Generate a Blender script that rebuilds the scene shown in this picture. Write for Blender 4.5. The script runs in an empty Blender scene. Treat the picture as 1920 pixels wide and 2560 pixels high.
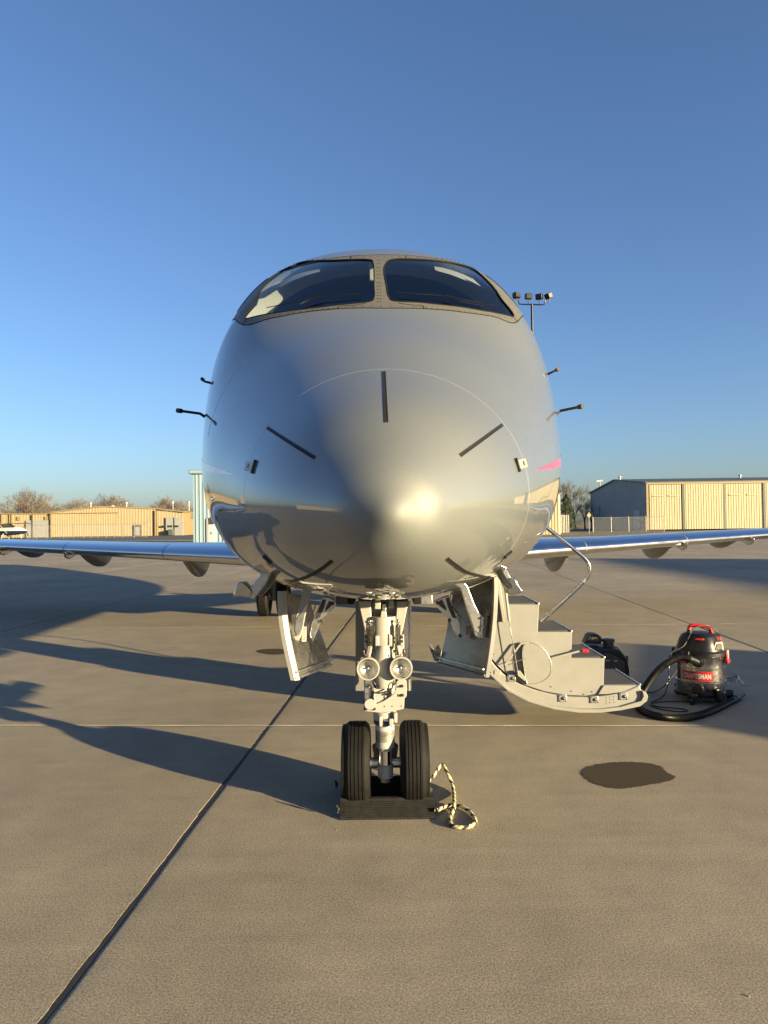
import bpy, bmesh, math, random
import numpy as np
from mathutils import Vector, Matrix
from mathutils.geometry import delaunay_2d_cdt
R = math.radians
random.seed(7); rng = np.random.default_rng(7)
SC = bpy.context.scene
COL = SC.collection

# ------------------------------------------------------------------ camera
CAM_H = 1.59; FPX = 1800.0; PITCH = R(1.02); ROLL = R(0.80)
Fv = Vector((0, math.cos(PITCH), math.sin(PITCH)))
U0 = Vector((0, -math.sin(PITCH), math.cos(PITCH))); R0 = Vector((1, 0, 0))
Rv = R0*math.cos(ROLL) - U0*math.sin(ROLL)
Uv = U0*math.cos(ROLL) + R0*math.sin(ROLL)
cd = bpy.data.cameras.new('Camera'); cam = bpy.data.objects.new('Camera', cd); COL.objects.link(cam)
cd.sensor_fit = 'VERTICAL'; cd.sensor_height = 24.0; cd.lens = 24.0*FPX/2560.0
cd.clip_start = 0.05; cd.clip_end = 4000
m = Matrix.Identity(4)
for i in range(3):
    m[i][0] = Rv[i]; m[i][1] = Uv[i]; m[i][2] = -Fv[i]
m[2][3] = CAM_H
cam.matrix_world = m
SC.camera = cam
CAMP = Vector((0, 0, CAM_H))

# ------------------------------------------------------------------ light
SUN_EL = 9.0; SUN_AZ = 124.5            # azimuth clockwise from +Y (view direction): behind right
w = bpy.data.worlds.new('World'); SC.world = w; w.use_nodes = True
nt = w.node_tree; nt.nodes.clear()
sky = nt.nodes.new('ShaderNodeTexSky'); sky.sky_type = 'NISHITA'; sky.sun_disc = False
sky.sun_elevation = R(SUN_EL); sky.sun_rotation = R(SUN_AZ)
sky.altitude = 300; sky.air_density = 0.95; sky.dust_density = 1.6; sky.ozone_density = 3.3
bg = nt.nodes.new('ShaderNodeBackground'); bg.inputs[1].default_value = 0.063
wo = nt.nodes.new('ShaderNodeOutputWorld')
tn = nt.nodes.new('ShaderNodeMix'); tn.data_type = 'RGBA'; tn.blend_type = 'MULTIPLY'; tn.inputs[0].default_value = 1.0; tn.inputs[7].default_value = (1.02, 0.975, 1.045, 1)
nt.links.new(sky.outputs[0], tn.inputs[6]); nt.links.new(tn.outputs[2], bg.inputs[0]); nt.links.new(bg.outputs[0], wo.inputs[0])
sd = bpy.data.lights.new('Sun', 'SUN'); sun = bpy.data.objects.new('Sun', sd); COL.objects.link(sun)
sd.energy = 4.8; sd.angle = R(0.55); sd.color = (1.0, 0.80, 0.45)
tosun = Vector((math.sin(R(SUN_AZ))*math.cos(R(SUN_EL)), math.cos(R(SUN_AZ))*math.cos(R(SUN_EL)), math.sin(R(SUN_EL))))
sun.rotation_euler = tosun.to_track_quat('Z', 'Y').to_euler(); sun.location = tosun*60
vs = SC.view_settings
SC.display_settings.display_device = 'sRGB'
vs.view_transform = 'Standard'; vs.look = 'None'; vs.gamma = 1.0; vs.use_curve_mapping = False
vs.exposure = 1.86
SC.cycles.max_bounces = 8; SC.cycles.transparent_max_bounces = 12
SC.cycles.caustics_reflective = False; SC.cycles.caustics_refractive = False

# ------------------------------------------------------------------ pixel helpers (photo pixels 1920x2560 -> world)
def ray(px, py):
    return Fv + Rv*((px-960.0)/FPX) - Uv*((py-1280.0)/FPX)
def at(px, py, D):
    r = ray(px, py); return CAMP + r*(D/r.y)
def gp(px, py, z=0.0):
    r = ray(px, py); return CAMP + r*((z-CAM_H)/r.z)
def Z6(x, y): return (1050+x/1.907, 1400+y/1.907)
def Z8(x, y): return (1420+x/3.607, 1540+y/3.607)
def Z4(x, y): return (660+x/2.676, 1380+y/2.676)
def Z5(x, y): return (860+x/6.145, 1620+y/6.145)
def Z7(x, y): return (x/2.592, 1170+y/2.592)
def Z9(x, y): return (1280+x/2.592, 1150+y/2.592)
def Z3(x, y): return (780+x/3.607, 1750+y/3.607)
def Z1(x, y): return (480+x/1.728, 580+y/1.728)

# ------------------------------------------------------------------ materials
MATS = {}
def mat(name, col, rough=0.5, metal=0.0, var=0.12, scale=6.0, bump=0.0, bscale=60.0, coat=0.0, coatr=0.03, spec=0.5, rvar=0.08, detail=6.0, bdist=0.004):
    if name in MATS: return MATS[name]
    mt = bpy.data.materials.new(name); mt.use_nodes = True
    t = mt.node_tree; b = t.nodes['Principled BSDF']
    b.inputs['Metallic'].default_value = metal
    b.inputs['Roughness'].default_value = rough
    b.inputs['Specular IOR Level'].default_value = spec
    b.inputs['Coat Weight'].default_value = coat
    b.inputs['Coat Roughness'].default_value = coatr
    g = t.nodes.new('ShaderNodeNewGeometry')
    n = t.nodes.new('ShaderNodeTexNoise'); n.inputs['Scale'].default_value = scale; n.inputs['Detail'].default_value = detail
    n.inputs['Roughness'].default_value = 0.62
    t.links.new(g.outputs['Position'], n.inputs['Vector'])
    rp = t.nodes.new('ShaderNodeValToRGB')
    c = Vector(col[:3])
    rp.color_ramp.elements[0].position = 0.28; rp.color_ramp.elements[1].position = 0.72
    rp.color_ramp.elements[0].color = (*(c*(1-var)), 1); rp.color_ramp.elements[1].color = (*(c*(1+var)), 1)
    t.links.new(n.outputs['Fac'], rp.inputs['Fac']); t.links.new(rp.outputs['Color'], b.inputs['Base Color'])
    mr = t.nodes.new('ShaderNodeMapRange'); mr.inputs[1].default_value = 0.3; mr.inputs[2].default_value = 0.7
    mr.inputs[3].default_value = max(0.02, rough-rvar); mr.inputs[4].default_value = min(1, rough+rvar)
    t.links.new(n.outputs['Fac'], mr.inputs[0]); t.links.new(mr.outputs[0], b.inputs['Roughness'])
    if bump:
        n2 = t.nodes.new('ShaderNodeTexNoise'); n2.inputs['Scale'].default_value = bscale; n2.inputs['Detail'].default_value = 4
        t.links.new(g.outputs['Position'], n2.inputs['Vector'])
        bp = t.nodes.new('ShaderNodeBump'); bp.inputs['Strength'].default_value = bump; bp.inputs['Distance'].default_value = bdist
        t.links.new(n2.outputs['Fac'], bp.inputs['Height']); t.links.new(bp.outputs['Normal'], b.inputs['Normal'])
    MATS[name] = mt
    return mt

def concrete(name, tint=(1, 1, 1)):
    mt = bpy.data.materials.new(name); mt.use_nodes = True
    t = mt.node_tree; b = t.nodes['Principled BSDF']; L = t.links
    b.inputs['Specular IOR Level'].default_value = 0.25
    g = t.nodes.new('ShaderNodeNewGeometry')
    def noise(sc, det, rgh=0.6, src=None):
        n = t.nodes.new('ShaderNodeTexNoise'); n.inputs['Scale'].default_value = sc; n.inputs['Detail'].default_value = det
        n.inputs['Roughness'].default_value = rgh; L.new(src or g.outputs['Position'], n.inputs['Vector']); return n
    def ramp(n, p0, c0, p1, c1):
        r = t.nodes.new('ShaderNodeValToRGB'); r.color_ramp.elements[0].position = p0; r.color_ramp.elements[1].position = p1
        r.color_ramp.elements[0].color = (*c0, 1); r.color_ramp.elements[1].color = (*c1, 1); L.new(n.outputs['Fac'], r.inputs['Fac']); return r
    def mul(a, bb, f=1.0):
        x = t.nodes.new('ShaderNodeMix'); x.data_type = 'RGBA'; x.blend_type = 'MULTIPLY'; x.inputs[0].default_value = f
        L.new(a, x.inputs[6]); L.new(bb, x.inputs[7]); return x.outputs[2]
    big = ramp(noise(0.35, 5), 0.30, tuple(0.72*c for c in (0.37*tint[0], 0.335*tint[1], 0.285*tint[2])), 0.70, (0.37*tint[0], 0.335*tint[1], 0.285*tint[2]))
    med = ramp(noise(2.6, 9, 0.74), 0.28, (0.80, 0.80, 0.81), 0.72, (1.12, 1.11, 1.08))
    # trowel streaks stretched across
    mp = t.nodes.new('ShaderNodeMapping'); mp.inputs['Scale'].default_value = (0.6, 9.0, 1); mp.inputs['Rotation'].default_value = (0, 0, R(3))
    L.new(g.outputs['Position'], mp.inputs['Vector'])
    stk = ramp(noise(1.0, 4, 0.6, mp.outputs['Vector']), 0.3, (0.93, 0.93, 0.93), 0.7, (1.04, 1.04, 1.04))
    fin = ramp(noise(125.0, 5, 0.8), 0.40, (0.50, 0.49, 0.48), 0.62, (1.38, 1.37, 1.33))
    c = mul(mul(mul(big.outputs[0], med.outputs[0]), stk.outputs[0]), fin.outputs[0])
    oi = t.nodes.new('ShaderNodeObjectInfo'); sv = t.nodes.new('ShaderNodeMapRange'); sv.inputs[3].default_value = 0.93; sv.inputs[4].default_value = 1.05; L.new(oi.outputs['Random'], sv.inputs[0])
    cs = t.nodes.new('ShaderNodeVectorMath'); cs.operation = 'SCALE'; L.new(c, cs.inputs[0]); L.new(sv.outputs[0], cs.inputs['Scale'])
    L.new(cs.outputs[0], b.inputs['Base Color'])
    b.inputs['Roughness'].default_value = 0.82
    n1 = noise(130.0, 5, 0.75); n2 = noise(14.0, 5, 0.6)
    bp = t.nodes.new('ShaderNodeBump'); bp.inputs['Strength'].default_value = 0.32; bp.inputs['Distance'].default_value = 0.0028
    L.new(n1.outputs['Fac'], bp.inputs['Height'])
    bp2 = t.nodes.new('ShaderNodeBump'); bp2.inputs['Strength'].default_value = 0.07; bp2.inputs['Distance'].default_value = 0.008
    L.new(n2.outputs['Fac'], bp2.inputs['Height']); L.new(bp.outputs['Normal'], bp2.inputs['Normal'])
    L.new(bp2.outputs['Normal'], b.inputs['Normal'])
    MATS[name] = mt
    return mt

M_CONC = concrete('concrete', (1.0, 0.955, 0.85))
M_PAINT = mat('silver_paint', (0.134, 0.144, 0.142), rough=0.68, metal=0.22, var=0.03, scale=90, coat=1.0, coatr=0.05, rvar=0.02)
def erosion_boot(mt):
    # the radome tip wears a satin erosion coating; the rest keeps its gloss
    t = mt.node_tree; b = t.nodes['Principled BSDF']; g = t.nodes.new('ShaderNodeNewGeometry')
    d = t.nodes.new('ShaderNodeVectorMath'); d.operation = 'DISTANCE'; d.inputs[1].default_value = (0.024, 2.10, 1.622); t.links.new(g.outputs['Position'], d.inputs[0])
    r = t.nodes.new('ShaderNodeMapRange'); r.interpolation_type = 'SMOOTHSTEP'; r.inputs[1].default_value = 0.06; r.inputs[2].default_value = 0.26; r.inputs[3].default_value = 0.62; r.inputs[4].default_value = 0.035
    t.links.new(d.outputs['Value'], r.inputs[0]); t.links.new(r.outputs[0], b.inputs['Coat Roughness'])
    q = t.nodes.new('ShaderNodeMapRange'); q.interpolation_type = 'SMOOTHSTEP'; q.inputs[1].default_value = 0.06; q.inputs[2].default_value = 0.26; q.inputs[3].default_value = 0.25; q.inputs[4].default_value = 1.0
    t.links.new(d.outputs['Value'], q.inputs[0]); t.links.new(q.outputs[0], b.inputs['Coat Weight'])
erosion_boot(M_PAINT); M_PAINT.node_tree.nodes['Principled BSDF'].inputs['Coat IOR'].default_value = 2.0
M_WHITE = mat('white_gear_paint', (0.32, 0.315, 0.295), rough=0.34, var=0.06, scale=14, rvar=0.08)
M_CREAM = mat('stair_paint', (0.222, 0.22, 0.21), rough=0.38, var=0.04, scale=9, bump=0.06, bscale=300, bdist=0.001)
M_CHROME = mat('chrome', (0.75, 0.75, 0.76), rough=0.07, metal=1.0, var=0.02, rvar=0.03)
M_ALU = mat('aluminium', (0.55, 0.55, 0.55), rough=0.30, metal=0.9, var=0.1, scale=25)
M_STEEL = mat('brushed_steel', (0.50, 0.49, 0.47), rough=0.16, metal=1.0, var=0.08, scale=12, rvar=0.06)
M_DRUM = mat('stainless_drum', (0.44, 0.43, 0.41), rough=0.22, metal=1.0, var=0.06, scale=30, rvar=0.05)
M_REFL = mat('lamp_reflector_silver', (0.72, 0.70, 0.66), rough=0.32, metal=0.9, var=0.1, scale=60, bump=0.6, bscale=90, bdist=0.004)
M_POLISH = mat('polished_leading_edge', (0.70, 0.71, 0.73), rough=0.15, metal=1.0, var=0.05, scale=4, rvar=0.05)
M_FOIL = mat('door_lining_foil', (0.26, 0.255, 0.24), rough=0.24, metal=0.9, var=0.08, scale=14, bump=0.18, bscale=70, bdist=0.003)
M_WING = mat('wing_grey_paint', (0.30, 0.30, 0.30), rough=0.30, metal=0.3, var=0.06, scale=4, coat=0.6)
M_FAIR = mat('fairing_grey_paint', (0.20, 0.20, 0.20), rough=0.35, metal=0.2, var=0.06, scale=4, coat=0.4)
M_RUBBER = mat('tyre_rubber', (0.0065, 0.0062, 0.006), spec=0.22, rough=0.72, var=0.35, scale=18, bump=0.15, bscale=200, bdist=0.001, rvar=0.14)
M_CHOCK = mat('chock_rubber', (0.01, 0.0097, 0.0093), spec=0.25, rough=0.7, var=0.5, scale=26, bump=0.3, bscale=120, bdist=0.002, rvar=0.15)
M_BLACK = mat('black_plastic', (0.009, 0.009, 0.0095), spec=0.35, rough=0.38, var=0.2, scale=10, rvar=0.1)
M_BLACKM = mat('black_strip', (0.012, 0.0115, 0.011), rough=0.6, spec=0.25, var=0.2, scale=30)
M_DARK = mat('dark_metal', (0.06, 0.058, 0.055), rough=0.42, metal=0.6, var=0.25, scale=20)
M_RED = mat('red_plastic', (0.4, 0.014, 0.018), rough=0.32, var=0.08)
M_REDS = mat('red_stripe_paint', (0.55, 0.035, 0.08), rough=0.25, var=0.04, coat=0.8)
M_FRAME = mat('windshield_frame_paint', (0.112, 0.109, 0.09), rough=0.46, metal=0.15, var=0.06, scale=20)
M_SEAL = mat('black_sealant', (0.010, 0.010, 0.011), rough=0.75, spec=0.15, var=0.2, scale=30)
M_JOINT = mat('joint_sealant', (0.022, 0.021, 0.020), rough=0.7, var=0.4, scale=20)
M_JOINTL = mat('pale_joint_filler', (0.29, 0.262, 0.215), rough=0.8, var=0.35, scale=30)
M_TREAD = mat('stair_tread_grit', (0.045, 0.045, 0.046), rough=0.75, var=0.15, scale=60, bump=0.4, bscale=400, bdist=0.001)
M_LINER = mat('cream_headliner', (0.48, 0.46, 0.39), rough=0.7, var=0.05)
M_COCK = mat('dark_cockpit_trim', (0.022, 0.024, 0.03), rough=0.7, var=0.2)
M_LABELW = mat('pale_label', (0.42, 0.41, 0.39), rough=0.5, var=0.05)
M_PURPLE = mat('purple_label', (0.035, 0.018, 0.05), rough=0.4, var=0.1)
M_TAN = mat('tan_metal_siding', (0.285, 0.232, 0.142), rough=0.5, var=0.06, scale=0.6)
M_TAN2 = mat('pale_tan_siding', (0.335, 0.285, 0.185), rough=0.5, var=0.06, scale=0.6)
M_TANT = mat('tan_trim', (0.22, 0.165, 0.085), rough=0.5, var=0.06, scale=0.6)
M_BLUEB = mat('pale_blue_siding', (0.195, 0.28, 0.335), rough=0.5, var=0.05, scale=0.8)
M_GREYB = mat('grey_siding', (0.23, 0.23, 0.23), rough=0.5, var=0.05, scale=0.6)
M_ROOF = mat('dark_roof_metal', (0.055, 0.065, 0.06), rough=0.5, var=0.1, scale=0.6)
M_DOORW = mat('white_door', (0.4, 0.4, 0.39), rough=0.5, var=0.05)
M_DARKD = mat('dark_opening', (0.06, 0.065, 0.07), rough=0.6, var=0.1)
M_GRASS = mat('dry_grass', (0.16, 0.13, 0.07), rough=0.9, var=0.45, scale=1.2, bump=0.6, bscale=20, bdist=0.05)
M_ASPH = mat('asphalt', (0.05, 0.05, 0.05), rough=0.85, var=0.2, scale=2)
M_BARK = mat('winter_bark', (0.1, 0.08, 0.062), rough=0.9, var=0.25, scale=2)
M_TWIG = mat('winter_twigs', (0.12, 0.092, 0.068), rough=0.9, var=0.25, scale=2)
M_PINE = mat('evergreen_needles', (0.035, 0.05, 0.022), rough=0.8, var=0.4, scale=2)
M_FENCE = mat('galvanised_steel', (0.22, 0.215, 0.205), rough=0.45, metal=0.4, var=0.1, scale=5)
M_ROPEY = mat('rope_yellow_strand', (0.5, 0.44, 0.27), rough=0.85, var=0.2, scale=90, bump=0.5, bscale=400, bdist=0.002)
M_ROPEB = mat('rope_black_strand', (0.02, 0.02, 0.02), rough=0.85, var=0.2, scale=90, bump=0.5, bscale=400, bdist=0.002)
M_NAVY = mat('navy_paint', (0.015, 0.02, 0.06), rough=0.2, var=0.05, coat=0.6)
M_GLOSSW = mat('white_aircraft_paint', (0.46, 0.45, 0.43), rough=0.25, var=0.04, coat=0.6)
M_WINDOW = mat('dark_window_glass', (0.02, 0.025, 0.03), rough=0.06, var=0.1, rvar=0.02)
M_LTGREY = mat('pale_plastic', (0.26, 0.255, 0.235), rough=0.35, var=0.05)
M_WET = mat('wet_concrete', (0.062, 0.049, 0.033), spec=0.12, rough=0.8, var=0.14, scale=40, bump=0.2, bscale=150, bdist=0.002, rvar=0.15)
M_COPPER = mat('brass_fitting', (0.45, 0.22, 0.12), rough=0.3, metal=0.8, var=0.1)

def soft_edge(mt):
    # coverage fades out raggedly towards the rim (vertex attribute 'cover')
    t = mt.node_tree; b = t.nodes['Principled BSDF']; at_ = t.nodes.new('ShaderNodeAttribute'); at_.attribute_name = 'cover'; g = t.nodes.new('ShaderNodeNewGeometry')
    n = t.nodes.new('ShaderNodeTexNoise'); n.inputs['Scale'].default_value = 38; n.inputs['Detail'].default_value = 6; t.links.new(g.outputs['Position'], n.inputs['Vector'])
    a = t.nodes.new('ShaderNodeMath'); a.operation = 'ADD'; t.links.new(at_.outputs['Fac'], a.inputs[0]); t.links.new(n.outputs['Fac'], a.inputs[1])
    r = t.nodes.new('ShaderNodeMapRange'); r.inputs[1].default_value = 0.86; r.inputs[2].default_value = 1.10; t.links.new(a.outputs[0], r.inputs[0]); t.links.new(r.outputs[0], b.inputs['Alpha'])
soft_edge(M_WET)
def glass_mat(name, tint, refl_rough=0.0, ior=1.5, boost=1.0):
    mt = bpy.data.materials.new(name); mt.use_nodes = True
    t = mt.node_tree; t.nodes.clear()
    o = t.nodes.new('ShaderNodeOutputMaterial'); mx = t.nodes.new('ShaderNodeMixShader')
    tr = t.nodes.new('ShaderNodeBsdfTransparent'); gl = t.nodes.new('ShaderNodeBsdfGlossy'); g = t.nodes.new('ShaderNodeNewGeometry')
    tr.inputs[0].default_value = (*tint, 1); gl.inputs['Roughness'].default_value = refl_rough
    # Schlick reflectance, the same from both sides of the pane
    dt = t.nodes.new('ShaderNodeVectorMath'); dt.operation = 'DOT_PRODUCT'; t.links.new(g.outputs['Normal'], dt.inputs[0]); t.links.new(g.outputs['Incoming'], dt.inputs[1])
    def mth(op, a, b=None, clamp=False):
        q = t.nodes.new('ShaderNodeMath'); q.operation = op; q.use_clamp = clamp
        for k, v_ in ((0, a), (1, b)):
            if v_ is None: continue
            if isinstance(v_, (int, float)): q.inputs[k].default_value = v_
            else: t.links.new(v_, q.inputs[k])
        return q.outputs[0]
    f0 = ((ior-1)/(ior+1))**2*boost
    om = mth('SUBTRACT', 1.0, mth('ABSOLUTE', dt.outputs['Value']), True)
    fr = mth('ADD', mth('MULTIPLY', mth('POWER', om, 5.0), 1-f0), f0, True)
    t.links.new(fr, mx.inputs[0])
    t.links.new(tr.outputs[0], mx.inputs[1]); t.links.new(gl.outputs[0], mx.inputs[2]); t.links.new(mx.outputs[0], o.inputs[0])
    MATS[name] = mt; return mt
M_GLASS = glass_mat('windshield_glass', (0.66, 0.73, 0.79), 0.0, 1.5, 2.6)
M_LENS = glass_mat('lamp_lens_glass', (0.92, 0.93, 0.92), 0.0, 1.45, 1.0)
M_BAG = glass_mat('clear_plastic_film', (0.80, 0.82, 0.82), 0.15, 1.6, 1.6)

# ------------------------------------------------------------------ mesh builder
def V(*a): return Vector(a)
def frame_for(d):
    d = Vector(d).normalized(); a = Vector((0, 0, 1)) if abs(d.z) < 0.9 else Vector((1, 0, 0))
    x = a.cross(d).normalized(); y = d.cross(x).normalized(); return x, y, d
def smooth_path(pts, n=8, closed=False):
    pts = [Vector(p) for p in pts]; N = len(pts); out = []
    rngi = range(N if closed else N-1)
    for i in rngi:
        p0 = pts[(i-1) % N] if (closed or i > 0) else pts[0]*2-pts[1]
        p1 = pts[i]; p2 = pts[(i+1) % N]
        p3 = pts[(i+2) % N] if (closed or i+2 < N) else pts[-1]*2-pts[-2]
        for k in range(n):
            t = k/n
            out.append(0.5*((2*p1)+(p2-p0)*t+(2*p0-5*p1+4*p2-p3)*t*t+(3*p1-p0-3*p2+p3)*t**3))
    if not closed: out.append(pts[-1])
    return out

class MB:
    def __init__(s): s.v = []; s.f = []; s.mi = []
    def add(s, vs_, fs, m_=0):
        o = len(s.v); s.v.extend([tuple(p) for p in vs_]); s.f.extend([tuple(i+o for i in f) for f in fs]); s.mi.extend([m_]*len(fs)); return s
    def box(s, c, size, ax=None, m_=0):
        c = Vector(c); x, y, z = ax or (V(1, 0, 0), V(0, 1, 0), V(0, 0, 1))
        hx, hy, hz = size[0]/2, size[1]/2, size[2]/2
        vs_ = [c+x*(hx*i)+y*(hy*j)+z*(hz*k) for k in (-1, 1) for j in (-1, 1) for i in (-1, 1)]
        return s.add(vs_, [(0, 2, 3, 1), (4, 5, 7, 6), (0, 1, 5, 4), (2, 6, 7, 3), (0, 4, 6, 2), (1, 3, 7, 5)], m_)
    def bx(s, x0, x1, y0, y1, z0, z1, m_=0):
        return s.box(((x0+x1)/2, (y0+y1)/2, (z0+z1)/2), (abs(x1-x0), abs(y1-y0), abs(z1-z0)), None, m_)
    def bar(s, a, b, wd, ht=None, m_=0):
        a = Vector(a); b = Vector(b); x, y, d = frame_for(b-a)
        return s.box((a+b)/2, (wd, ht or wd, (b-a).length), (x, y, d), m_)
    def tube(s, path, r, n=8, caps=True, m_=0, closed=False):
        path = [Vector(p) for p in path]; N = len(path)
        rs = r if isinstance(r, (list, tuple)) else [r]*N
        tang = []
        for i in range(N):
            a = path[(i-1) % N] if (closed or i > 0) else path[i]; b = path[(i+1) % N] if (closed or i < N-1) else path[i]
            d = b-a; tang.append(d.normalized() if d.length > 1e-9 else Vector((0, 0, 1)))
        x, y, _ = frame_for(tang[0]); vs_ = []
        for i in range(N):
            d = tang[i]; x = (x-d*x.dot(d)); x = x.normalized() if x.length > 1e-6 else frame_for(d)[0]; y = d.cross(x)
            for k in range(n):
                a = 2*math.pi*k/n; vs_.append(path[i]+(x*math.cos(a)+y*math.sin(a))*rs[i])
        fs = []
        for i in range(N if closed else N-1):
            j = (i+1) % N
            for k in range(n): fs.append((i*n+k, i*n+(k+1) % n, j*n+(k+1) % n, j*n+k))
        if caps and not closed:
            fs.append(tuple(range(n-1, -1, -1))); fs.append(tuple((N-1)*n+k for k in range(n)))
        return s.add(vs_, fs, m_)
    def lathe(s, prof, o, axis, n=32, m_=0, cap0=False, cap1=False, up=None):
        o = Vector(o); x, y, d = frame_for(axis); vs_ = []; fs = []
        for (r, h) in prof:
            for k in range(n):
                a = 2*math.pi*k/n; vs_.append(o+d*h+(x*math.cos(a)+y*math.sin(a))*r)
        for i in range(len(prof)-1):
            for k in range(n): fs.append((i*n+k, i*n+(k+1) % n, (i+1)*n+(k+1) % n, (i+1)*n+k))
        if cap0: fs.append(tuple(range(n-1, -1, -1)))
        if cap1: fs.append(tuple((len(prof)-1)*n+k for k in range(n)))
        return s.add(vs_, fs, m_)
    def prism(s, poly, vec, m_=0):
        poly = [Vector(p) for p in poly]; vec = Vector(vec); n = len(poly)
        vs_ = poly+[p+vec for p in poly]
        fs = [tuple(range(n-1, -1, -1)), tuple(range(n, 2*n))]+[(i, (i+1) % n, n+(i+1) % n, n+i) for i in range(n)]
        return s.add(vs_, fs, m_)
    def sphere(s, c, r, n=12, sc=(1, 1, 1), m_=0):
        c = Vector(c); vs_ = []; fs = []; h = n//2
        for i in range(h+1):
            p = math.pi*i/h
            for k in range(n):
                a = 2*math.pi*k/n; vs_.append(c+Vector((math.sin(p)*math.cos(a)*r*sc[0], math.sin(p)*math.sin(a)*r*sc[1], math.cos(p)*r*sc[2])))
        for i in range(h):
            for k in range(n): fs.append((i*n+k, (i+1)*n+k, (i+1)*n+(k+1) % n, i*n+(k+1) % n))
        return s.add(vs_, fs, m_)
    def build(s, name, mats, parent=None, smooth=True, ang=35, bevel=0, normals=None, root_loc=None, bseg=2):
        me = bpy.data.meshes.new(name)
        off = Vector((0, 0, 0))
        if parent is not None: off = Vector(parent.get('_o', (0, 0, 0)))
        if root_loc is not None: off = Vector(root_loc)
        me.from_pydata([tuple(Vector(p)-off) for p in s.v], [], s.f)
        mats = mats if isinstance(mats, (list, tuple)) else [mats]
        for q in mats: me.materials.append(q)
        if len(mats) > 1: me.polygons.foreach_set('material_index', s.mi)
        me.update()
        bm = bmesh.new(); bm.from_mesh(me)
        if normals is None: bmesh.ops.recalc_face_normals(bm, faces=bm.faces)
        bm.to_mesh(me); bm.free()
        if smooth:
            me.polygons.foreach_set('use_smooth', [True]*len(me.polygons))
            if normals is None: me.set_sharp_from_angle(angle=R(ang))
            else: me.normals_split_custom_set_from_vertices([tuple(q) for q in normals])
        ob = bpy.data.objects.new(name, me); COL.objects.link(ob)
        if parent is not None:
            ob.parent = parent; ob['_o'] = tuple(off)
        if root_loc is not None:
            ob.location = root_loc; ob['_o'] = tuple(off)
        if bevel:
            b = ob.modifiers.new('Bevel', 'BEVEL'); b.width = bevel; b.segments = bseg; b.limit_method = 'ANGLE'; b.angle_limit = R(40); b.harden_normals = False
        return ob

def tag(o, label, cat, group=None, kind=None):
    if label: o['label'] = label
    if cat: o['category'] = cat
    if group: o['group'] = group
    if kind: o['kind'] = kind
    return o
def thing(name, label, cat, loc=(0, 0, 0), group=None):
    o = bpy.data.objects.new(name, None); COL.objects.link(o); o.location = loc; o['_o'] = tuple(loc); o.empty_display_size = 0.2
    return tag(o, label, cat, group)
def copy_tree(o, parent=None, dloc=None):
    c = o.copy(); COL.objects.link(c); c.parent = parent
    if dloc is not None: c.location = Vector(dloc)
    for ch in o.children: copy_tree(ch, c)
    return c
def structure(o, label=None):
    o['kind'] = 'structure'
    if label: o['label'] = label
    return o
# ================================================================== THE GROUND
JA = R(3.0); JU = V(math.sin(JA), math.cos(JA), 0); JV = V(math.cos(JA), -math.sin(JA), 0); JO = V(-0.948, 5.78, 0)
LW, LL = 5.35, 5.60
def slabpt(a, b, z=0): return JO+JV*a+JU*b+V(0, 0, z)
apron = structure(MB().add([(-400, -300, -0.03), (400, -300, -0.03), (400, 118, -0.03), (-400, 118, -0.03)], [(0, 1, 2, 3)]).build('apron', M_CONC, smooth=False), 'broad concrete aircraft parking apron')
apron['_o'] = (0, 0, 0)
terrain = structure(MB().add([(-2500, -2500, -0.20), (2500, -2500, -0.20), (2500, 2500, -0.20), (-2500, 2500, -0.20)], [(0, 1, 2, 3)]).build('ground', M_GRASS, smooth=False), 'dry winter grass beyond the apron')
grassr = structure(MB().add([(9, 60, -0.022), (60, 60, -0.022), (140, 118, -0.022), (6, 118, -0.022)], [(0, 1, 2, 3)]).build('grass_verge', M_GRASS, smooth=False), 'strip of dry grass before the right hangar')
roadl = structure(MB().add([(-130, 96, -0.02), (-12, 96, -0.02), (-12, 150, -0.02), (-130, 150, -0.02)], [(0, 1, 2, 3)]).build('road', M_ASPH, smooth=False), 'dark asphalt taxi lane before the left hangars')

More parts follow.
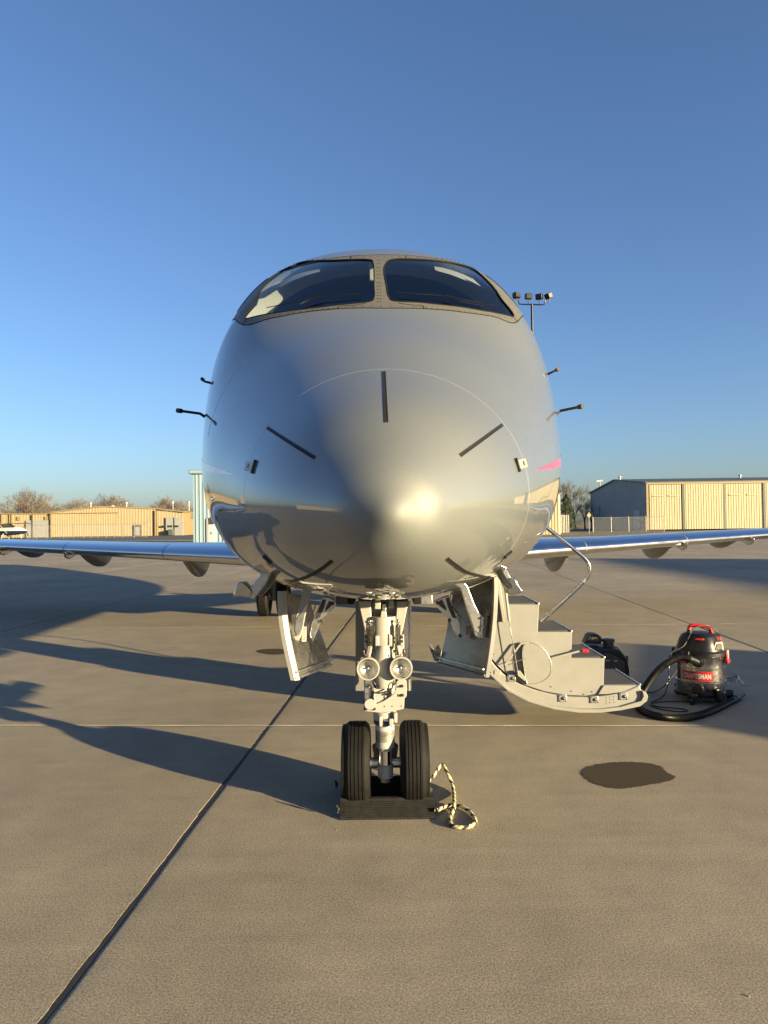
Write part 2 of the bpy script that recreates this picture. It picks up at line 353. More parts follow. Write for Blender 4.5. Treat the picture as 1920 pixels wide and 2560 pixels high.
def slab_mesh(name, gx, gy, hires, seed):
    """one slab, edges slightly ragged where it is seen close"""
    r = np.random.default_rng(seed); bm = bmesh.new()
    nx, ny = (54, 56) if hires else (3, 3)
    a0, a1, b0, b1 = gx/2, LW-gx/2, gy/2, LL-gy/2
    ax = np.linspace(a0, a1, nx+1); by = np.linspace(b0, b1, ny+1)
    if hires:   # thin rows next to the edges so the arris can be rounded and chipped
        ax = np.concatenate([[a0, a0+0.006, a0+0.022], ax[1:-1], [a1-0.022, a1-0.006, a1]])
        by = np.concatenate([[b0, b0+0.004], np.linspace(b0+0.03, b1-0.03, 150), [b1-0.004, b1]])
    def wob(t): return 0.0030*math.sin(t*1.1+seed)+0.0016*math.sin(t*5.7+2*seed)+0.0010*math.sin(t*17+seed)+r.normal(0, 0.0009)
    vs_ = []
    for j, b in enumerate(by):
        row = []
        wl = wob(b*3) if hires else 0; wr = wob(b*3+5) if hires else 0
        for i, a in enumerate(ax):
            z = 0.0; aa = a
            if hires:
                if i in (0, 1): aa = a+wl*(1.0 if i == 0 else 0.8)
                if i in (len(ax)-1, len(ax)-2): aa = a+wr*(1.0 if i == len(ax)-1 else 0.8)
                if i == 0: z = -0.005
                if i == 1: z = -0.0010
                if i >= len(ax)-3: z = 0.0020*max(0, math.sin(b*1.7+seed*1.3))-0.001
                if j in (0, len(by)-1): z -= 0.003
            row.append(bm.verts.new((aa, b, z)))
        vs_.append(row)
    for j in range(len(by)-1):
        for i in range(len(ax)-1): bm.faces.new((vs_[j][i], vs_[j][i+1], vs_[j+1][i+1], vs_[j+1][i]))
    # skirts
    def skirt(seq):
        low = [bm.verts.new((v.co.x, v.co.y, -0.03)) for v in seq]
        for k in range(len(seq)-1): bm.faces.new((seq[k], low[k], low[k+1], seq[k+1]))
    skirt([vs_[j][0] for j in range(len(by))]); skirt([vs_[j][-1] for j in range(len(by))])
    skirt(vs_[0]); skirt(vs_[-1])
    bmesh.ops.recalc_face_normals(bm, faces=bm.faces)
    me = bpy.data.meshes.new(name); bm.to_mesh(me); bm.free()
    me.materials.append(M_CONC); me.polygons.foreach_set('use_smooth', [True]*len(me.polygons)); me.set_sharp_from_angle(angle=R(50))
    return me
slab_rot = Matrix(((JV.x, JU.x, 0), (JV.y, JU.y, 0), (0, 0, 1))).to_euler()
far_slab = slab_mesh('slab', 0.022, 0.006, False, 1)
for i in range(-8, 9):
    for j in range(-3, 7):
        near = (-2 <= i <= 1 and -1 <= j <= 1)
        me = slab_mesh('slab', 0.024, 0.005, True, 40+i*7+j*3) if near and (i in (-1, 0) or j == 0) else far_slab
        o = bpy.data.objects.new('slab', me); COL.objects.link(o); o.parent = apron
        o.location = slabpt(i*LW, j*LL); o.rotation_euler = slab_rot
for i in range(-3, 5):
    a = i*LW
    MB().prism([slabpt(a-0.016, -16.8, -0.028), slabpt(a+0.016, -16.8, -0.028), slabpt(a+0.016, 39, -0.028), slabpt(a-0.016, 39, -0.028)], (0, 0, 0.0255)).build('joint_sealant', M_JOINT, apron, smooth=False)
for j in range(-1, 5):
    b = j*LL; mb = MB(); r = np.random.default_rng(40+j); n = 200
    vs_ = []; fs = []
    for k in range(n+1):
        a = -16+32*k/n; wv = 0.0045+0.0012*r.normal(); z = -0.0012+0.0016*abs(r.normal())
        vs_ += [slabpt(a, b-wv, -0.006), slabpt(a, b-0.0015, z), slabpt(a, b+0.0015, z), slabpt(a, b+wv, -0.006)]
        if k: o = (k-1)*4; fs += [(o, o+1, o+5, o+4), (o+1, o+2, o+6, o+5), (o+2, o+3, o+7, o+6)]
    mb.add(vs_, fs).build('joint_filler', M_JOINTL, apron)

# wet patches on the slabs
def stain(name, pts_px, label, seed, m_):
    r = np.random.default_rng(seed); pts = smooth_path([gp(x, y, 0.0025) for x, y in pts_px], 10, True)
    c = sum(pts, V(0, 0, 0))/len(pts); n = len(pts); jit = [1+r.normal(0, 0.012) for _ in pts]
    vs_ = [c]; cov = [1.0]
    for k, cv in ((0.80, 1.0), (0.96, 0.62), (1.08, 0.0)):
        vs_ += [c+(p-c)*k*q for p, q in zip(pts, jit)]; cov += [cv]*n
    fs = [(0, 1+i, 1+(i+1) % n) for i in range(n)]
    for l in range(2): fs += [(1+l*n+i, 1+(l+1)*n+i, 1+(l+1)*n+(i+1) % n, 1+l*n+(i+1) % n) for i in range(n)]
    o = MB().add(vs_, fs).build(name, m_, smooth=False)
    at_ = o.data.attributes.new('cover', 'FLOAT', 'POINT'); at_.data.foreach_set('value', cov)
    return tag(o, label, 'stain')
stain('wet_patch', [(1452, 1931), (1475, 1915), (1530, 1906), (1600, 1905), (1650, 1914), (1668, 1930), (1688, 1944), (1662, 1955), (1600, 1966), (1552, 1972), (1505, 1966), (1470, 1950)],
      'large dark oval wet patch on the bare concrete at right', 5, M_WET)
stain('wet_patch', [(640, 1627), (670, 1622), (712, 1623), (720, 1630), (700, 1636), (665, 1635)], 'small dark damp patch on concrete beside the left nose gear door', 8, M_WET)
# loose grit
r = np.random.default_rng(12); mb = MB()
for k in range(70):
    D = 1.8+6*r.random()**1.5; x = (r.random()-0.5)*1.1*D; s_ = 0.0015+0.0035*r.random()**4
    mb.sphere((x, D, s_*0.5), s_, 6, (1, 0.6+r.random()*0.8, 0.6))
tag(mb.build('loose_grit', M_JOINTL), 'loose grit scattered over the concrete', 'grit', kind='stuff')

# ================================================================== AIRCRAFT FUSELAGE SURFACE
Y0 = 2.10
def natspline(xs, ys):
    xs = np.array(xs, float); ys = np.array(ys, float); n = len(xs); h = np.diff(xs)
    A = np.zeros((n, n)); b = np.zeros(n); A[0, 0] = A[-1, -1] = 1
    for i in range(1, n-1):
        A[i, i-1] = h[i-1]; A[i, i] = 2*(h[i-1]+h[i]); A[i, i+1] = h[i]; b[i] = 3*((ys[i+1]-ys[i])/h[i]-(ys[i]-ys[i-1])/h[i-1])
    c = np.linalg.solve(A, b); d = (c[1:]-c[:-1])/(3*h); bb = (ys[1:]-ys[:-1])/h-h*(2*c[:-1]+c[1:])/3
    def f(x):
        x = math.sqrt(max(0.0, float(x)))
        if x >= xs[-1]: return float(ys[-1])
        i = max(0, min(n-2, int(np.searchsorted(xs, x))-1)); t = x-xs[i]
        return float(ys[i]+bb[i]*t+c[i]*t*t+d[i]*t**3)
    return f
def prof(tbl): return natspline([math.sqrt(s) for s, _ in tbl], [v for _, v in tbl])
fW = prof([(0, 0), (.008, .034), (.03, .071), (.1, .159), (.2, .252), (.3, .333), (.7, .555), (1.1, .72), (1.5, .878), (2.0, 1.022), (2.5, 1.105), (3.2, 1.162), (4.2, 1.18), (5.5, 1.18), (7.5, 1.18)])
fT = prof([(0, 1.622), (.008, 1.657), (.03, 1.696), (.1, 1.791), (.2, 1.890), (.3, 1.973), (.7, 2.198), (1.2, 2.478), (1.7, 2.768), (2.25, 3.195), (2.5, 3.338), (2.75, 3.462), (3.05, 3.556), (3.5, 3.632), (4.3, 3.668), (5.5, 3.67), (7.5, 3.67)])
fB = prof([(0, 1.622), (.008, 1.592), (.03, 1.561), (.1, 1.494), (.2, 1.436), (.3, 1.394), (.7, 1.302), (1.3, 1.237), (2.0, 1.165), (2.8, 1.10), (4.0, 1.04), (5.5, 1.03), (7.5, 1.03)])
fM = prof([(0, 1.622), (.1, 1.637), (.3, 1.660), (.7, 1.70), (1.2, 1.78), (1.7, 1.88), (2.25, 2.01), (3.0, 2.16), (4.0, 2.25), (5.5, 2.28), (7.5, 2.28)])
def fE(s, up): return 0.165*min(1, max(0, s-0.9)/1.3)**1.5 if up else 0.115*min(1, s/2.2)      # fullness of the shoulders
def xc(y): return 0.024-0.0185*(y-Y0)
def tail(s):
    return 1.0
def P(s, th, off=0.0):
    w_ = fW(s); t_ = fT(s); b_ = fB(s); m_ = fM(s)
    si, co = math.sin(th), math.cos(th); e = fE(s, co > 0)
    p = Vector((w_*si*(1+e*co*co)+xc(Y0+s), Y0+s, m_+((t_-m_) if co > 0 else (m_-b_))*co*(1+e*si*si)))
    if off: p = p+Nn(s, th)*off
    return p
def solve_th(a, c, e):          # a, c >= 0 normalised; angle from the vertical and the curve's radius scale
    lo, hi = 0.0, math.pi/2
    for _ in range(24):
        t = (lo+hi)/2; si, co = math.sin(t), math.cos(t)
        if si*(1+e*co*co)*c > co*(1+e*si*si)*a: hi = t
        else: lo = t
    return (lo+hi)/2
def Nn(s, th):
    if s < 1e-5: return Vector((0, -1, 0))
    e = 1e-3; ds = min(1e-3, s*0.3)
    a = P(s+ds, th)-P(s-ds, th); b = P(s, th+e)-P(s, th-e)
    n = b.cross(a)
    return n.normalized() if n.length > 0 else Vector((0, -1, 0))
def inside(p):
    s = p.y-Y0
    if s <= 0: return False
    m_ = fM(s); up = p.z > m_; h = (fT(s)-m_) if up else (m_-fB(s))
    a = abs(p.x-xc(p.y))/max(1e-6, fW(s)); c = abs(p.z-m_)/max(1e-6, h); q = a*a+c*c
    if q < 1: return True
    e = fE(s, up)
    if q > (1+e*0.5)**2*1.01: return False
    t = solve_th(a, c, e); si, co = math.sin(t), math.cos(t)
    return q < (si*(1+e*co*co))**2+(co*(1+e*si*si))**2
def hit(px, py):
    r_ = ray(px, py); r_ = r_/r_.y; D = Y0; st = 0.02
    while D < 12:
        if inside(CAMP+r_*D): break
        D += st
    else: return None
    lo, hi = D-st, D
    for _ in range(22):
        md = (lo+hi)/2
        if inside(CAMP+r_*md): hi = md
        else: lo = md
    return CAMP+r_*hi
def sth(p):
    s = p.y-Y0; m_ = fM(s); up = p.z > m_; h = (fT(s)-m_) if up else (m_-fB(s))
    a = (p.x-xc(p.y))/fW(s); c = abs(p.z-m_)/h; t = solve_th(abs(a), c, fE(s, up))
    if not up: t = math.pi-t
    return s, math.copysign(t, a)
def hitn(px, py):
    for k in range(60):                     # just past the outline: slide in to the nearest point of the skin
        p = hit(px, py)
        if p is not None: return p
        px += (958-px)*0.006; py += (1150-py)*0.006
def hit_st(px, py): return sth(hitn(px, py))
# ================================================================== THE BUSINESS JET
JL = (0.0, 4.1, 0.0)
jet = thing('business_jet', 'silver business jet seen nose-on with airstair lowered and nose gear doors open', 'aircraft', JL)

def pip(pt, poly):
    x, y = pt; c = False; n = len(poly)
    for i in range(n):
        x1, y1 = poly[i]; x2, y2 = poly[(i+1) % n]
        if (y1 > y) != (y2 > y) and x < (x2-x1)*(y-y1)/(y2-y1)+x1: c = not c
    return c
def outline_st(px_pts, n=8):
    st = [hit_st(*p) for p in px_pts]
    return [(q.x, q.y) for q in smooth_path([V(b, a, 0) for a, b in st], n, True)]    # (theta, s)
glassR_px = [(983, 648), (966, 658), (960, 678), (966, 715), (972, 742), (989, 754), (1060, 758), (1117, 764), (1205, 777), (1272, 790), (1283, 785), (1250, 742), (1221, 704), (1183, 672), (1150, 661), (1117, 655), (1047, 648)]
glassL_px = [(920, 649), (932, 657), (935, 678), (935, 715), (935, 744), (920, 756), (850, 763), (781, 771), (700, 781), (624, 795), (614, 789), (636, 754), (671, 703), (706, 672), (728, 662), (752, 656), (827, 651)]
gR = outline_st(glassR_px); gL = outline_st(glassL_px)
bot = [hit_st(*p) for p in [(607, 812), (680, 795), (740, 784), (800, 776), (850, 772), (960, 771), (1059, 772), (1117, 776), (1174, 783), (1235, 792), (1290, 806)]]
side = [(2.55, 0.93), (2.95, 1.00), (3.28, 1.00), (3.34, 0.88), (3.2, 0.70), (2.86, 0.58), (2.62, 0.50)]
topc = [(2.52, 0.40), (2.465, 0.28), (2.43, 0.12), (2.42, 0.0)]
fr_st = bot + side + topc + [(a, -b) for a, b in topc[:-1][::-1]] + [(a, -b) for a, b in side[::-1]]
frame_o = [(q.x, q.y) for q in smooth_path([V(b, a, 0) for a, b in fr_st], 5, True)]
sideR = [(q.x, q.y) for q in smooth_path([V(b, a, 0) for a, b in [(2.60, 0.86), (2.66, 0.72), (2.78, 0.63), (3.05, 0.68), (3.18, 0.76), (3.17, 0.90), (2.9, 0.915)]], 6, True)]
sideL = [(-a, b) for a, b in sideR]

NTH = 168; ths = np.linspace(-math.pi, math.pi, NTH+1)
rowsA = list(np.linspace(math.sqrt(.7), math.sqrt(1.2), 14)**2)
rowsP = list(np.linspace(1.2, 3.7, 54)); rowsB = list(np.linspace(3.7, 7.5, 22))
ilo = int(np.searchsorted(ths, -1.5)); ihi = NTH-ilo
def grid_part(rows, cols, name, parent, skip=None, mt=M_PAINT, dth=None):
    mb = MB(); nn = []
    for s in rows:
        for th in cols: mb.v.append(tuple(P(s, th))); nn.append(Nn(s, th))
    nc = len(cols)
    for i in range(len(rows)-1):
        for j in range(nc-1):
            if skip and skip((rows[i]+rows[i+1])/2, (cols[j]+cols[j+1])/2): continue
            mb.f.append((i*nc+j, i*nc+j+1, (i+1)*nc+j+1, (i+1)*nc+j)); mb.mi.append(0)
    return mb, nn
def join(a, an, b, bn):
    o = len(a.v); a.v += b.v; a.f += [tuple(i+o for i in f) for f in b.f]; a.mi += b.mi; an += bn
# radome
rw = [1e-6]+list((np.linspace(0.02, math.sqrt(0.7), 46))**2)
mb, nn = grid_part(rw, ths, 'radome', jet)
radome = mb.build('radome', M_PAINT, jet, normals=nn)
# main skin
DOOR = lambda s, th: 3.55 < s < 4.25 and 0.62 < th < 2.05
sk, sn = grid_part(rowsA, ths, '', jet)
a, an = grid_part(rowsP, ths[:ilo+1], '', jet); join(sk, sn, a, an)
a, an = grid_part(rowsP, ths[ihi:], '', jet, DOOR); join(sk, sn, a, an)
a, an = grid_part(rowsB, ths, '', jet, DOOR); join(sk, sn, a, an)
# tail cone
tr = [(7.5, 1.18, 2.35, 1.32), (9.0, 1.18, 2.35, 1.32), (11.5, 1.18, 2.35, 1.31), (13.5, 1.10, 2.38, 1.20), (15.5, 0.86, 2.55, 0.95), (17.5, 0.52, 2.85, 0.62), (19.0, 0.20, 3.1, 0.28), (19.5, 0.02, 3.15, 0.03)]
tsp = [natspline([0]+[math.sqrt(q[0]) for q in tr], [tr[0][k]]+[q[k] for q in tr]) for k in (1, 2, 3)]
mbt = MB(); nt_ = []
trs = list(np.linspace(7.5, 19.5, 40)); nc = NTH+1
def PT(s, th):
    w_, m_, h_ = (f(s) for f in tsp); si, co = math.sin(th), math.cos(th); e = fE(9, co > 0)
    return Vector((w_*si*(1+e*co*co)+xc(Y0+s), Y0+s, m_+h_*co*(1+e*si*si)))
for i, s in enumerate(trs):
    for th in ths:
        p = P(s, th) if i == 0 else PT(s, th); mbt.v.append(tuple(p))
        v_ = p-Vector((xc(p.y), p.y, 2.28)); v_.y = 0; nt_.append(v_.normalized() if v_.length > 1e-6 else Vector((0, 1, 0)))
for i in range(len(trs)-1):
    for j in range(NTH): mbt.f.append((i*nc+j, i*nc+j+1, (i+1)*nc+j+1, (i+1)*nc+j)); mbt.mi.append(0)
join(sk, sn, mbt, nt_)
# cockpit patch, triangulated to follow the window outlines
K = 0.5
pv = []; pe = []
for s in rowsP:
    for th in ths[ilo:ihi+1]: pv.append((th, s))
def clear_near(poly, d):
    global pv
    A = np.array(poly); keep = []
    for p in pv:
        onb = abs(p[0]-ths[ilo]) < 1e-9 or abs(p[0]-ths[ihi]) < 1e-9 or abs(p[1]-rowsP[0]) < 1e-9 or abs(p[1]-rowsP[-1]) < 1e-9
        if onb or np.min((A[:, 0]-p[0])**2+(A[:, 1]-p[1])**2) > d*d: keep.append(p)
    pv = keep
polys = [frame_o, gR, gL, sideR, sideL]
for q in polys: clear_near(q, 0.010)
for q in polys:
    o = len(pv); pv += q; pe += [(o+i, o+(i+1) % len(q)) for i in range(len(q))]
res = delaunay_2d_cdt([Vector((a_, b_)) for a_, b_ in pv], pe, [], 0, 1e-7)
rv, rf = res[0], res[2]
groups = {'skin': [], 'frame': [], 'gR': [], 'gL': [], 'sR': [], 'sL': []}
for f in rf:
    c = (sum(rv[i][0] for i in f)/3, sum(rv[i][1] for i in f)/3)
    if pip(c, gR): g = 'gR'
    elif pip(c, gL): g = 'gL'
    elif pip(c, sideR): g = 'sR'
    elif pip(c, sideL): g = 'sL'
    elif pip(c, frame_o): g = 'frame'
    else: g = 'skin'
    groups[g].append(f)
def sub(g, off=0.0):
    used = {}; mb = MB(); nn = []
    for f in groups[g]:
        ff = []
        for i in f:
            if i not in used:
                used[i] = len(mb.v); th, s = rv[i]; n = Nn(s, th); mb.v.append(tuple(P(s, th)+n*off)); nn.append(n)
            ff.append(used[i])
        a_, b_, c_ = (Vector(mb.v[k]) for k in ff)
        if (b_-a_).cross(c_-a_).dot(nn[ff[0]]) < 0: ff = ff[::-1]
        mb.f.append(tuple(ff)); mb.mi.append(0)
    return mb, nn
a, an = sub('skin'); join(sk, sn, a, an)
# orient all skin faces outward
fuse = sk.build('fuselage', M_PAINT, jet, normals=sn)
a, an = sub('frame', 0.0012); wframe = a.build('windshield_frame', M_FRAME, jet, normals=an)
def st3(poly, off=0.0): return [P(s, th, off) for th, s in poly]
for g, poly in (('gR', gR), ('gL', gL)):
    a, an = sub(g, -0.004); wsh = a.build('windshield', M_GLASS, jet, normals=an)
    MB().tube(st3(poly, 0.0), 0.0045, 6, closed=True).build('gasket', M_SEAL, wsh)
    # wiper lying along the bottom of the pane
    pxs = [(735, 275), (650, 283), (560, 292), (510, 303), (470, 322)] if g == 'gL' else [(885, 272), (980, 278), (1090, 288), (1160, 310), (1260, 331)]
    pth = [P(*hit_st(*Z1(x, y)), 0.014) for x, y in pxs]
    MB().tube(smooth_path(pth, 5), 0.0022, 6).build('wiper_blade', M_BLACK, wsh)
    pxs = [(560, 292), (440, 318), (330, 340)] if g == 'gL' else [(1090, 288), (1190, 312), (1300, 330)]
    MB().tube(smooth_path([P(*hit_st(*Z1(x, y)), 0.020) for x, y in pxs], 5), 0.0024, 6).build('wiper_arm', M_BLACK, wsh)
for g, poly in (('sR', sideR), ('sL', sideL)):
    a, an = sub(g, -0.003); sw = a.build('side_window', M_GLASS, jet, normals=an)
    MB().tube(st3(poly, 0.0005), 0.006, 6, closed=True).build('gasket', M_SEAL, sw)
# panel gaps round the frame
MB().tube(st3(frame_o, 0.0), 0.0034, 6, closed=True).build('panel_gap', M_SEAL, wframe)
def sline(pxs, r_, off=0.001, n=6): return MB().tube(smooth_path([P(*hit_st(*p), off) for p in pxs], n), r_, 6)
for pxs in ([Z1(685, 118), Z1(688, 106)], [Z1(924, 112), Z1(926, 104)], [Z1(630, 333), Z1(640, 322), Z1(700, 318), Z1(750, 310)], [Z1(1000, 333), Z1(995, 320), Z1(940, 316), Z1(890, 308)],
            [Z1(385, 162), Z1(400, 148)], [Z1(1222, 158), Z1(1212, 142)], [Z1(218, 402), Z1(238, 376)], [Z1(1408, 390), Z1(1385, 368)]):
    sline(pxs, 0.0026).build('panel_gap', M_SEAL, wframe)
mb = MB()
def rivets(pxs, n, jit=0):
    pts = smooth_path([V(x, y, 0) for x, y in pxs], 20); L = len(pts)
    for k in range(n):
        q = pts[int((k+0.5)/n*(L-1))]; st = hit_st(q.x, q.y); p = P(*st, 0.001); nrm = Nn(*st); x, y, d = frame_for(nrm)
        mb.add([p+(x*math.cos(t)+y*math.sin(t))*0.0058 for t in np.linspace(0, 2*math.pi, 9)[:-1]]+[p+nrm*0.0025+(x*math.cos(t)+y*math.sin(t))*0.003 for t in np.linspace(0, 2*math.pi, 9)[:-1]],
               [tuple(range(8, 16))]+[(i, (i+1) % 8, 8+(i+1) % 8, 8+i) for i in range(8)])
for cx in (801, 813): rivets([Z1(cx, 118), Z1(cx+1, 220), Z1(cx+2, 312)], 13)
rivets([Z1(235, 388), Z1(360, 358), Z1(505, 341), Z1(625, 329)], 16); rivets([Z1(1005, 329), Z1(1130, 340), Z1(1260, 355), Z1(1395, 380)], 16)
rivets([Z1(650, 326), Z1(800, 322), Z1(985, 325)], 8); rivets([Z1(700, 109), Z1(805, 108), Z1(915, 108)], 7)
rivets([Z1(400, 147), Z1(470, 125), Z1(560, 116), Z1(675, 111)], 12); rivets([Z1(935, 109), Z1(1050, 114), Z1(1130, 122), Z1(1200, 140)], 12)
rivets([Z1(300, 235), Z1(345, 183), Z1(385, 155)], 6); rivets([Z1(1235, 165), Z1(1290, 215), Z1(1340, 285)], 7)
rv_ = mb.build('rivets', M_DARK, wframe); rv_['kind'] = 'stuff'

# cockpit interior seen through the glass
ck = MB().bx(-0.01, 0.01, 5.35, 5.36, 2.3, 2.31).build('cockpit', M_COCK, jet)
mb = MB()
def shell(mb, s0, s1, t0, t1, off, ns=14, nt__=40):
    o = len(mb.v)
    for i in range(ns+1):
        for j in range(nt__+1): mb.v.append(tuple(P(s0+(s1-s0)*i/ns, t0+(t1-t0)*j/nt__, off)))
    for i in range(ns):
        for j in range(nt__): q = o+i*(nt__+1)+j; mb.f.append((q, q+1, q+nt__+2, q+nt__+1)); mb.mi.append(0)
shell(mb, 2.50, 3.5, -0.57, 0.57, -0.075)
mb.build('headliner', M_LINER, ck)
mb = MB(); n = 60                       # forward-facing arch round the top and sides of the flight deck
for i in range(n+1):
    th = -0.96+1.92*i/n; dp_ = 0.15+0.05*abs(th)**2
    for o_, ds in ((-0.012, -0.05), (-0.05, 0.0), (-dp_, 0.02), (-dp_, 0.10)): mb.v.append(tuple(P(2.60+ds, th, o_)))
for i in range(n):
    for k in range(3): mb.f.append((i*4+k, i*4+k+1, i*4+k+5, i*4+k+4)); mb.mi.append(0)
mb.build('flight_deck_arch', M_LINER, ck)
for sg in (-1, 1):
    mb = MB(); shell(mb, 2.30, 2.62, sg*0.93, sg*0.72, -0.05, 8, 8); mb.build('side_pillar', M_LINER, ck)
    mb = MB(); shell(mb, 2.34, 2.50, sg*0.62, sg*0.30, -0.045, 6, 12); mb.build('brow_lining', M_LINER, ck)
    mb = MB(); mb.box((sg*0.03-0.025, Y0+2.36, 3.17), (0.035, 0.05, 0.13)); mb.build('post_lining', M_LINER, ck, bevel=0.008)
mb = MB(); pts = []
for x in np.linspace(-0.9, 0.9, 25): pts.append((x, Y0+1.90+0.62*abs(x)**2.0, 2.70-0.13*abs(x)**2))
vs_ = [Vector(p) for p in pts]+[Vector((p[0], Y0+2.62, p[2]+0.12)) for p in pts]+[Vector((p[0], Y0+2.66, 2.2)) for p in pts]
n = len(pts); mb.add(vs_, [(i, i+1, n+i+1, n+i) for i in range(n-1)]+[(n+i, n+i+1, 2*n+i+1, 2*n+i) for i in range(n-1)]); mb.build('glareshield', M_COCK, ck)
for sx in (-0.42, 0.40):
    mb = MB(); mb.box((sx, Y0+3.05, 2.55), (0.42, 0.12, 0.62)); mb.box((sx, Y0+3.06, 2.93), (0.24, 0.09, 0.2)); mb.build('pilot_seat', M_COCK, ck, bevel=0.04)
mb = MB(); poly = [P(3.52, th, -0.02) for th in np.linspace(-math.pi, math.pi, 60)[:-1]]; mb.add(poly, [tuple(range(len(poly)))]); mb.build('bulkhead', M_COCK, ck, smooth=False)
# entrance behind the airstair
mb = MB(); shell(mb, 3.5, 4.3, 0.55, 2.15, -0.30, 6, 20); mb.build('entry_lining', M_COCK, fuse)
# radome seam and other skin joints
def ring(s, t0, t1, r_, off, name, mt, parent, n=120):
    return MB().tube([P(s, t0+(t1-t0)*i/n, off) for i in range(n+1)], r_, 6).build(name, mt, parent)
ring(0.70, -2.3, 2.3, 0.0008, -0.0004, 'radome_seam', M_LTGREY, radome)
ring(1.62, -1.35, -0.75, 0.0009, 0.0002, 'panel_seam', M_ALU, fuse)
# lightning diverter strips
def strip(pxs, wd, ht, name, mt, parent, n=6):
    pts = smooth_path([V(*p, 0) for p in pxs], n); st = [hit_st(p.x, p.y) for p in pts]; mb = MB(); vs_ = []
    c = [P(*q) for q in st]
    for i, q in enumerate(st):
        t = (c[min(i+1, len(c)-1)]-c[max(i-1, 0)]).normalized(); nrm = Nn(*q); b = t.cross(nrm).normalized()
        vs_ += [c[i]-b*wd/2-nrm*0.003, c[i]-b*wd*0.42+nrm*ht, c[i]-b*wd*0.10+nrm*ht*0.55, c[i]+b*wd*0.10+nrm*ht*0.55, c[i]+b*wd*0.42+nrm*ht, c[i]+b*wd/2-nrm*0.003]
    fs = []
    for i in range(len(st)-1):
        for k in range(5): fs.append((i*6+k, i*6+k+1, i*6+k+7, i*6+k+6))
    fs.append(tuple(range(6))); fs.append(tuple(range((len(st)-1)*6, len(st)*6)))
    mb.add(vs_, fs); return mb.build(name, mt, parent, ang=25)
for pxs in ([(960, 929), (963, 995), (966, 1056)], [(668, 1069), (728, 1108), (788, 1145)], [(1256, 1062), (1204, 1100), (1150, 1139)],
            [(830, 1402), (798, 1426), (762, 1444), (727, 1453)], [(1117, 1396), (1139, 1413), (1168, 1431), (1215, 1443)]):
    strip(pxs, 0.0145, 0.0026, 'diverter_strip', M_BLACKM, radome)
# radome latches: pale plate with a black bar at one end
for pxa, pxb, wd in (((616, 1165), (636, 1167), 0.036), ((1314, 1157), (1292, 1163), 0.036), ((676, 1413), (670, 1398), 0.030), ((1258, 1398), (1268, 1384), 0.030)):
    pa, pb = hitn(*pxa), hitn(*pxb); sa, ta = sth(pa); nrm = Nn(sa, ta); t = (pb-pa).normalized(); b = t.cross(nrm).normalized()
    L_ = (pb-pa).length
    MB().box((pa+pb)/2+nrm*0.003, (L_*1.0, wd, 0.005), (t, b, nrm)).build('latch_plate', M_LTGREY, radome, bevel=0.001)
    MB().box(pb+nrm*0.004, (0.013, wd*1.5, 0.010), (t, b, nrm)).build('latch_bar', M_BLACK, radome, bevel=0.001)
    MB().box(pa*0.62+pb*0.38+nrm*0.006, (0.014, 0.016, 0.002), (t, b, nrm)).build('latch_mark', M_BLACK, radome)
# painted cheat line wedges
def patch(pxs, off, name, mt, parent):
    st = [hit_st(*p) for p in pxs]; n = 8; top = []; bo = []
    (s0, t0), (s1, t1), (s2, t2) = st
    for i in range(n+1):
        f = i/n; top.append(P(s0+(s1-s0)*f, t0+(t1-t0)*f, off)); bo.append(P(s0+(s2-s0)*f, t0+(t2-t0)*f, off))
    o = MB().add(top+bo[1:], [(0, 1, n+1)]+[(i, i+1, n+i+1, n+i) for i in range(1, n)]).build(name, mt, parent); return o
for sg in (-1, 1):
    n = 20; top = []; bo = []
    for i in range(n+1):
        f = i/n; s_ = 0.82+2.4*f; z1 = 1.80+0.152*2.4*f; z0 = 1.80+0.095*2.4*f
        for z_, arr in ((z1, top), (z0, bo)):
            m_ = fM(s_); h = (fT(s_)-m_) if z_ > m_ else (m_-fB(s_)); c = (z_-m_)/h
            th = math.acos(max(-1, min(1, c))); arr.append(P(s_, sg*th, 0.0012))
    MB().add(top+bo[1:], [(0, 1, n+1)]+[(i, i+1, n+i+1, n+i) for i in range(1, n)]).build('cheat_line', M_REDS, fuse)
# air data probes
def probe(pts, rs, name='pitot_probe', mt=M_BLACK):
    return MB().tube(smooth_path(pts, 6), rs, 10).build(name, mt, jet)
def probe_at(base_px, elbow, tip, D_e, D_t, rb, light):
    b = at(*base_px, D_e+0.04); e = at(*elbow, D_e); t = at(*tip, D_t); m1 = b.lerp(e, 0.5)
    MB().tube(smooth_path([b, m1, e], 5), [rb*1.5-rb*0.5*i/10 for i in range(11)], 10).build('probe_mast', M_ALU if light else M_DARK, jet)
    o = MB().tube([e, e.lerp(t, 0.5), t], rb, 10).tube([t-(t-e).normalized()*0.012, t+(t-e).normalized()*0.02], rb*1.7, 10); return o.build('pitot_probe', M_BLACK, jet)
probe_at((1374, 1047), (1401, 1027), (1450, 1017), 4.25, 4.12, 0.0080, True)
probe_at((533, 1055), (500, 1034), (450, 1027), 4.25, 4.12, 0.0080, False)
probe_at((1350, 944), (1379, 931), (1393, 924), 4.40, 4.32, 0.0066, False)
probe_at((540, 960), (512, 954), (507, 949), 4.40, 4.34, 0.0066, False)
